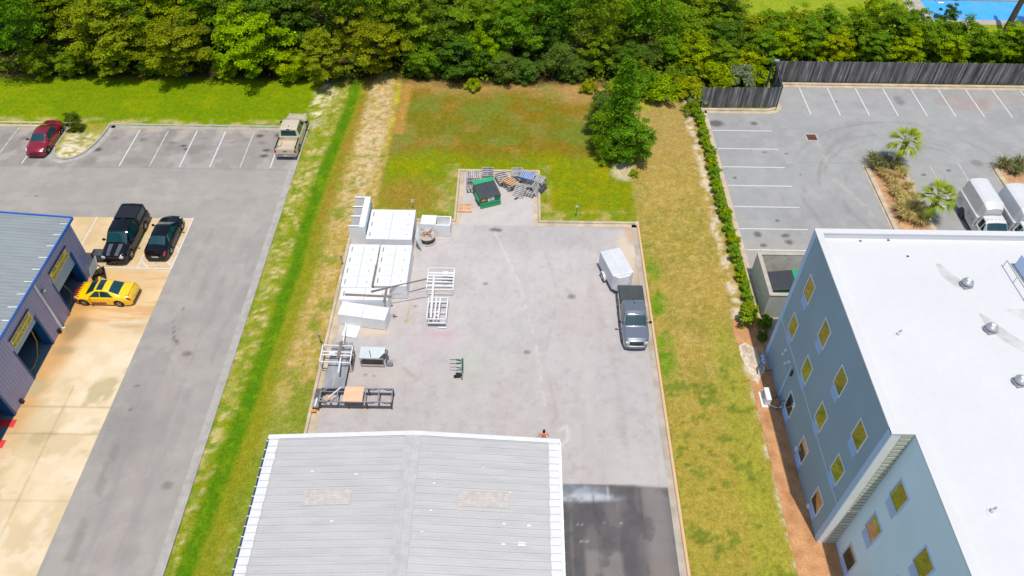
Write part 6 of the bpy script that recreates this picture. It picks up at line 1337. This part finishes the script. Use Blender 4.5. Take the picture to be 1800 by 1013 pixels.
for kind, v, u, vv, hc, R, leaf in (
    ('pine', 0, 20, 62, 6.5, 3.4, 'pine'), ('bushy', 0, 62, 112, 2.6, 1.9, 'green'), ('broad', 0, 176, 72, 5.4, 4.3, 'olive'), ('bushy', 1, 118, 116, 1.8, 1.7, 'green'), ('bushy', 1, 262, 118, 1.6, 1.5, 'green'),
    ('broad', 1, 306, 82, 5.0, 3.6, 'olive'), ('broad', 2, 436, 76, 5.2, 4.4, 'yellow'), ('bushy', 2, 395, 126, 1.4, 1.3, 'yellow'), ('broad', 0, 566, 106, 3.9, 2.9, 'olive'), ('broad', 1, 655, 78, 5.0, 3.4, 'olive'), ('broad', 2, 705, 40, 6, 3.8, 'green'),
    ('bushy', 0, 738, 108, 2.6, 2.2, 'green'), ('bushy', 1, 806, 104, 3.0, 2.9, 'dark'), ('bushy', 2, 850, 96, 3.2, 1.8, 'yellow'), ('myrtle', 0, 884, 124, 2.0, 1.9, 'myrtle'), ('myrtle', 1, 926, 128, 1.9, 1.6, 'myrtle'), ('myrtle', 0, 985, 112, 2.5, 2.3, 'myrtle'),
    ('myrtle', 1, 1012, 128, 1.6, 1.5, 'myrtle'), ('bushy', 1, 1052, 96, 2.9, 2.3, 'green'), ('bushy', 2, 1100, 110, 2.6, 2.2, 'dark'), ('myrtle', 0, 1140, 105, 2.2, 1.8, 'myrtle'), ('bushy', 0, 1180, 92, 2.6, 2.2, 'green'), ('bushy', 2, 1225, 98, 2.6, 2.2, 'yellow'), ('bushy', 1, 1275, 104, 2.3, 2.1, 'green'), ('bushy', 0, 1318, 112, 2.0, 1.9, 'yellow'),
    ('broad', 1, 770, 60, 4.6, 3.0, 'dark'), ('broad', 0, 900, 62, 4.8, 3.2, 'green'), ('broad', 2, 975, 56, 4.6, 2.8, 'dark'), ('bushy', 1, 508, 118, 2.4, 2.0, 'yellow')):
    hc *= .74; p = G(u, vv, hc); wood(kind, v, p.x, p.y + .5, hc / .50, R, leaf, FR)
for i, (u, v_, leaf, s) in enumerate(((1092, 158, 'yellow', 1.1), (1135, 150, 'green', 1.25), (1165, 162, 'yellow', 1.3), (1205, 158, 'yellow', 1.1), (1228, 168, 'sage', .8), (1190, 140, 'green', 1.2), (1262, 138, 'yellow', 1.3), (1300, 136, 'sage', 1.1), (1330, 138, 'yellow', 1.0), (1115, 140, 'green', 1.3), (1215, 188, 'green', .6), (1035, 150, 'yellow', .6), (832, 146, 'yellow', .6))):
    p = G(u, v_, .8); wood('scrub', i % 2, p.x, p.y, 1.9 * s, 1.6 * s, leaf, 'scrub edge of the wood')
# clump by the right field
tree('young_pine', 0, 9.35, 57.3, 8.9, 1.9, 'pine', 'tall narrow bright green pine standing alone before the wood', None, group='trees beside the right field')
tree('myrtle', 0, 8.1, 57.0, 4.8, 1.8, 'green', 'mid green bush left of the tall narrow pine', None, group='trees beside the right field')
tree('bushy', 1, 10.6, 55.7, 4.6, 2.1, 'pine', 'round bright green tree right of the tall narrow pine', None, name='bushy_tree', group='trees beside the right field')
tree('myrtle', 1, 8.0, 59.8, 4.8, 1.9, 'myrtle', 'grey-green bush behind the tall narrow pine', None, group='trees beside the right field')
tree('myrtle', 0, 8.7, 55.3, 2.8, 1.5, 'green', 'low dark bush at the foot of the tall narrow pine', None, group='trees beside the right field')
tree('scrub', 1, 10.5, 53.4, .6, .5, 'yellow', 'small straggly weed bush on sand near the field corner', None, group='trees beside the right field')
# rows deeper in the wood
rg = random.Random(21)
row_names = {0: 'second row of the wood', 1: 'third row of the wood', 2: 'rear row of the wood'}
for ri, yy in enumerate((73.5, 79.5, 86)):
    x = -62 + rg.uniform(0, 3)
    while x < (26 if ri == 0 else 24):
        y = yy + rg.uniform(-1.6, 1.6); right = x > 14
        gap = ri >= 1 and 3.5 < x < 8.5
        if not gap:
            if right: kind, H, R = 'bushy', rg.uniform(4.2, 5.6), rg.uniform(2.4, 3.0)
            elif rg.random() < .42: kind, H, R = 'pine', rg.uniform(9, 11.5), rg.uniform(2.8, 3.6)
            else: kind, H, R = 'broad', rg.uniform(7.5, 9.6), rg.uniform(3.2, 4.3)
            if not right and x > -10: H *= .82
            leaf = 'pine' if kind == 'pine' else rg.choice(['green', 'green', 'olive', 'dark', 'yellow'])
            wood(kind, rg.randrange(3) if kind != 'pine' else rg.randrange(2), x, y, H, R, leaf, row_names[ri])
        x += rg.uniform(3.9, 5.6) if not right else rg.uniform(3.2, 4.2)
# low growth behind the long fence
RF2 = 'belt behind the long fence'
for kind, v, u, vv, hc, R, leaf in (('bushy', 0, 1385, 80, 2.3, 2.2, 'yellow'), ('bushy', 1, 1425, 66, 2.7, 2.4, 'green'), ('bushy', 2, 1470, 82, 2.2, 2.1, 'yellow'), ('bushy', 0, 1510, 56, 2.8, 2.3, 'green'), ('bushy', 1, 1545, 86, 2.0, 2.0, 'green'), ('broad', 1, 1575, 40, 3.4, 2.7, 'green'), ('bushy', 2, 1600, 84, 2.1, 2.2, 'yellow'),
    ('bushy', 0, 1640, 68, 2.6, 2.4, 'green'), ('bushy', 1, 1678, 88, 1.9, 2.0, 'yellow'), ('bushy', 2, 1705, 66, 2.6, 2.4, 'green'), ('bushy', 0, 1745, 84, 2.2, 2.1, 'green'), ('bushy', 1, 1785, 74, 2.6, 2.3, 'yellow'), ('bushy', 2, 1830, 80, 2.6, 2.4, 'dark'), ('bushy', 1, 1356, 52, 2.8, 2.2, 'green'), ('bushy', 2, 1400, 44, 2.6, 2.2, 'olive'), ('bushy', 0, 1455, 42, 2.5, 2.0, 'green'),
    ('bushy', 1, 1530, 22, 3.0, 2.2, 'yellow'), ('bushy', 0, 1610, 44, 2.6, 1.8, 'green'), ('bushy', 2, 1668, 36, 2.6, 1.3, 'dark'), ('bushy', 1, 1340, 88, 2.4, 2.1, 'green')):
    p = G(u, vv, hc); wood(kind, v, p.x, p.y + .4, hc / .56, R, leaf, RF2)
tree('broad', 0, 59.5, 79.5, 10.5, 3.4, 'dark', 'tall dark tree leaning at the right edge beside the pool', None, group='trees beside the pool')
tag(MB().tube([(54.2, 79.2, -.2), (54.5, 79.6, 3), (55.2, 80.3, 6.5), (55.8, 81, 10)], [.36, .32, .28, .2], 10).build('tree_trunk', M['trunk'], smooth=60), 'bare leaning dark tree trunk in front of the blue pool', 'tree trunk')
cnt = {}
for t, x, desc, row in sorted((q for q in TREES if q[3]), key=lambda q: q[1]):
    k = (desc, row); cnt[k] = cnt.get(k, 0) + 1; n_ = cnt[k]
    t['label'] = '%s, %s such from the left in the %s' % (desc, ORD[n_ - 1], row)
# brown shed glimpsed through the wood
t = thing('wooden_shed', 'brown shed with white boards glimpsed through a gap in the wood', 'shed', (6.4, 87.5, 0))
MB().box(-4, 4, 0, 3, 0, 2.0).build('wall', M['brownwood'], t); mb = MB(); mb.add([(-4.2, -.2, 2.0), (4.2, -.2, 2.0), (4.2, 1.5, 2.9), (-4.2, 1.5, 2.9), (-4.2, 3.2, 2.0), (4.2, 3.2, 2.0)], [(0, 1, 2, 3), (3, 2, 5, 4), (0, 3, 4), (1, 5, 2)]); mb.build('roof', M['wire'], t)
mb = MB(); mb.box(-4, 4, -.03, 0, 1.75, 1.9); mb.box(-4, 4, -.03, 0, .9, 1.0); mb.build('white_board', M['white'], t)
# hedge along the rear car park
y = 64.9; k = 0; rg = random.Random(5); HED = []
while y > 36.6:
    wob = rg.uniform(-.12, .12); R = rg.uniform(.40, .58)
    HED.append((17.55 + wob - (.25 if y > 63 else 0), y, R)); y -= rg.uniform(.6, 1.15)
HED.append((17.0, 36.4, .85))
TENS = ['', '', '', 'thirty', 'forty', 'fifty']
def HORD(k):
    if k < 30: return ORD[k]
    n = k + 1; return 'fortieth' if n == 40 else ('fiftieth' if n == 50 else TENS[n // 10] + '-' + ORD[n % 10 - 1])
for k, (x, y, R) in enumerate(HED):
    tree('hedge', k % 2, x, y, R * 1.9, R, 'hedge' if k % 4 else 'yellow', '%s hedge shrub from the far end along the right car park kerb' % (HORD(k)), None, group='hedge shrubs along the right car park')
tree('hedge', 0, 18.35, 36.2, 1.0, .6, 'green', 'small dark shrub in the shade by the masonry bin store', None, group='shrubs by the bin store'); tree('hedge', 1, 18.0, 35.0, .6, .5, 'dark', 'lowest dark shrub in the mulch near the building corner', None, group='shrubs by the bin store')
# dark shrub on the gravel island
t0 = tree('myrtle', 1, -41.2, 58.9, 2.1, 1.0, 'dark', 'dark straggly shrub on the gravel island behind the red sedan', None, group='shrub on the gravel island')
# ornamental grasses in the planting beds
def grass_proto(seed):
    rs = np.random.RandomState(seed); mb = MB()
    for k in range(150):
        a = rs.uniform(0, 6.28); L_ = rs.uniform(.55, 1.05); sp = rs.uniform(.25, .95); b = Vector((math.cos(a), math.sin(a), 0)); s = Vector((-b.y, b.x, 0)) * .022; p0 = b * rs.uniform(0, .14); p1 = p0 + b * L_ * sp * .5 + Vector((0, 0, L_ * .62)); p2 = p0 + b * L_ * sp * 1.1 + Vector((0, 0, L_ * (.95 - sp * .55)))
        mb.add([p0 - s, p0 + s, p1 + s, p1 - s, p2], [(0, 1, 2, 3), (3, 2, 4)])
    t = bpy.data.objects.new('grass_clump', None); COL.objects.link(t); mb.build('blades', M['leaf_grass'], t, fix=False); MB().lathe([(.16, -.05), (.13, .1), (.04, .16)], n=8).build('crown_base', M['soil'], t); return t
GP = [grass_proto(1), grass_proto(2)]; gu = [False, False]
GR = [(32.3, 55.6, 1.25, 1), (33.2, 55.2, 1.3, 1), (32.4, 54.8, 1.1, 1), (34.2, 54.9, .9, 0), (32.6, 53.9, .9, 0), (34.3, 53.9, 1.05, 0), (33.2, 53.3, 1.0, 0), (33.0, 52.3, .95, 0), (34.2, 52.2, .85, 0), (32.9, 51.2, 1.0, 0), (34.0, 50.6, 1.05, 0), (33.2, 49.9, 1.1, 0), (32.6, 49.2, 1.1, 0), (34.1, 49.1, 1.15, 0), (33.3, 48.6, 1.2, 0), (32.6, 48.1, 1.1, 0), (33.6, 47.6, 1.1, 0), (43.9, 55.4, 1.2, 1), (45.2, 55.3, 1.25, 1), (44.6, 54.4, 1.0, 1), (46.0, 54.6, 1.1, 0)]
for k, (x, y, s, dk) in enumerate(GR):
    q = k % 2; t = copy_tree(GP[q]) if gu[q] else GP[q]; gu[q] = True; s *= 1.12; t.location = (x, y, .12); t.scale = (s, s, s); t.rotation_euler = (0, 0, k * 1.7)
    for c in kids(t):
        if c.name.startswith('blades'): c.material_slots[0].link = 'OBJECT'; c.material_slots[0].material = M['leaf_grass_dark' if dk else 'leaf_grass']
    tag(t, ('%s ornamental grass clump from the far end of the bed with two palms' % ORD[k]) if k < 17 else ('%s dark grass clump in the bed at the right edge' % ORD[k - 17]), 'grass clump', 'ornamental grass clumps')
# fan palms
def palm(loc, Ht, seed, label, rz):
    rg = random.Random(seed); t = thing('fan_palm', label, 'palm', loc, rz, 'fan palms in the planting bed'); mb = MB()
    mb.tube([(0, 0, -.1), (.03, 0, Ht * .5), (.0, .02, Ht)], [.20, .17, .19], 12)
    for k in range(70):
        z = .15 + (Ht - .1) * k / 70; a = k * 2.39; r = .17; c, s = math.cos(a), math.sin(a)
        mb.bar((c * r, s * r, z), (c * (r + .11), s * (r + .11), z + .16), .09, .03)
    mb.build('trunk', M['palmtrunk'], t)
    for k in range(24):
        a = k * 2.399 + rg.uniform(-.2, .2); el = 1.2 - 1.75 * k / 24 + rg.uniform(-.1, .1); f = MB(); L_ = rg.uniform(.65, .95); d = Vector((math.cos(a) * math.cos(el), math.sin(a) * math.cos(el), math.sin(el))); o = Vector((0, 0, Ht)); e = o + d * L_
        f.tube([o, o + d * L_ * .6 + Vector((0, 0, .04)), e], [.022, .018, .014], 5); side = d.cross(Vector((0, 0, 1))).normalized()
        for j in range(-5, 6):
            an = j * .17; b = (d * math.cos(an) + side * math.sin(an)).normalized(); l = (1.15 - .05 * abs(j)) * rg.uniform(.85, 1.1); w_ = b.cross(Vector((0, 0, 1))).normalized() * .036
            m_ = e + b * l * .55 + Vector((0, 0, -.02)); tip = e + b * l * .97 + Vector((0, 0, -.22 - .2 * rg.random())); f.add([e - w_ * .5, e + w_ * .5, m_ + w_, m_ - w_, tip], [(0, 1, 2, 3), (3, 2, 4)])
        f.build('frond', M['leaf_palm'], t, fix=False)
    return t
palm((34.35, 55.45, .1), 2.55, 3, 'fan palm with a full crown at the far end of the planted bed', .3)
palm((34.6, 48.2, .1), 2.35, 7, 'fan palm close to the white roof edge, beside the service truck', 1.4)
# low undergrowth under the trees
rs = np.random.RandomState(9); N = 26000
X = rs.uniform(-62, 26, N); Y = rs.uniform(68.4, 90, N) + 0; keep = fbm(X, Y, .35, 77) > .42; X = X[keep]; Y = Y[keep]
o = bpy.data.objects.new('undergrowth', leaf_cloud('undergrowth', np.stack([X, Y, rs.uniform(.1, .7, len(X))], 1), rs.normal(size=(len(X), 3)) * .5 + np.array([0, 0, 1.]), .36, .6, M['leaf_green'], rs)); COL.objects.link(o); tag(o, 'low leafy undergrowth covering the floor of the wood', 'undergrowth', None, 'stuff')
N = 9000; X = rs.uniform(26, 62, N); Y = rs.uniform(69.4, 79, N)
o = bpy.data.objects.new('undergrowth', leaf_cloud('undergrowth', np.stack([X, Y, rs.uniform(.1, .8, N)], 1), rs.normal(size=(N, 3)) * .5 + np.array([0, 0, 1.]), .36, .6, M['leaf_green'], rs)); COL.objects.link(o); tag(o, 'low leafy undergrowth behind the long board fence', 'undergrowth', None, 'stuff')
# ------------------------------------------------------------------ person
def skinned(name, verts, edges, radii, m, parent, root=0, sub=2):
    me = bpy.data.meshes.new(name); me.from_pydata(verts, edges, []); o = bpy.data.objects.new(name, me); COL.objects.link(o)
    sm = o.modifiers.new('skin', 'SKIN'); sm.use_smooth_shade = True
    for i, r in enumerate(radii):
        r = r if isinstance(r, tuple) else (r, r); me.skin_vertices[0].data[i].radius = r; me.skin_vertices[0].data[i].use_root = (i == root)
    o.modifiers.new('sub', 'SUBSURF').levels = sub; o.modifiers['sub'].render_levels = sub
    dg = bpy.context.evaluated_depsgraph_get(); dg.update(); nm = bpy.data.meshes.new_from_object(o.evaluated_get(dg)); o.modifiers.clear(); o.data = nm; bpy.data.meshes.remove(me); nm.name = name
    nm.materials.clear(); nm.materials.append(m); nm.polygons.foreach_set('use_smooth', [True] * len(nm.polygons)); o.parent = parent; return o
t = thing('person', 'shirtless person with dark hair and tan shorts standing behind the metal roof', 'person', (2.03, 25.95, 0), R_(4))
V = []; E_ = []; Rd = []
def jv(p, r, par=None):
    V.append(p); Rd.append(r)
    if par is not None: E_.append((par, len(V) - 1))
    return len(V) - 1
pel = jv((0, 0, .95), (.155, .115)); sp1 = jv((0, .01, 1.13), (.135, .10), pel); ch = jv((0, .0, 1.34), (.165, .11), sp1); nk = jv((0, .01, 1.50), .058, ch); hd = jv((0, .02, 1.60), (.075, .09), nk); h2 = jv((0, .03, 1.70), (.07, .085), hd)
jv((0, .125, 1.615), .016, hd)
for s in (-1, 1):
    jv((s * .088, .01, 1.61), .02, hd)
    sh = jv((s * .19, 0, 1.42), .068, ch); el = jv((s * .31, -.07, 1.13), .044, sh); wr_ = jv((s * (.32 if s < 0 else .26), .17, 1.06), .03, el); pm = jv((s * (.30 if s < 0 else .23), .25, 1.05), (.036, .018), wr_)
    bx, by, bz = V[pm]
    for f in range(4):
        a = jv((bx + (f - 1.5) * .019, by + .055, bz + .005), .0095, pm); b2 = jv((bx + (f - 1.5) * .02, by + .085 + (.01 if f in (1, 2) else 0), bz - .012), .0085, a); jv((bx + (f - 1.5) * .02, by + .098 + (.012 if f in (1, 2) else 0), bz - .035), .0075, b2)
    a = jv((bx - s * .035, by + .0, bz + .012), .0105, pm); jv((bx - s * .05, by + .035, bz + .0), .0085, a)
    hp = jv((s * .095, 0, .86), .092, pel); kn = jv((s * .115, .03, .49), .062, hp); an_ = jv((s * .12, -.02, .10), .042, kn); jv((s * .13, .14, .045), (.04, .03), an_)
skinned('body', V, E_, Rd, M['skin'], t)
mb = MB()
rows = []
for i in range(9):
    th = math.pi * .5 * i / 8 * 1.25; rows.append([(math.sin(th) * .096 * math.cos(p) * .95, .015 + math.sin(th) * .112 * math.sin(p) - .012, 1.665 + math.cos(th) * .125 - (.02 if math.sin(p) < -.2 else 0)) for p in np.linspace(0, 2 * math.pi, 19)])
mb.grid(rows); mb.build('hair', M['hair'], t, smooth=70)
SV = [(0, 0, .98), (0, 0, .90), (-.10, .0, .80), (-.12, .03, .56), (.10, .0, .80), (.12, .03, .56)]
skinned('shorts', SV, [(0, 1), (1, 2), (2, 3), (1, 4), (4, 5)], [(.168, .128), (.165, .128), .115, .10, .115, .10], M['shorts'], t, 1)
for s in (-1, 1):
    MB().lathe([(.006, -.01), (.012, 0), (.006, .01)], (s * .032, .108, 1.645), 8, 'y').build('eye', M['hair'], t)
    mb = MB(); mb.box(s * .125 - .045, s * .125 + .045, -.07, .20, 0, .075); mb.build('shoe', M['black'], t, bevel=.02)
MB().box(-.025, .025, .112, .118, 1.555, 1.562).build('mouth', M['wire'], t)
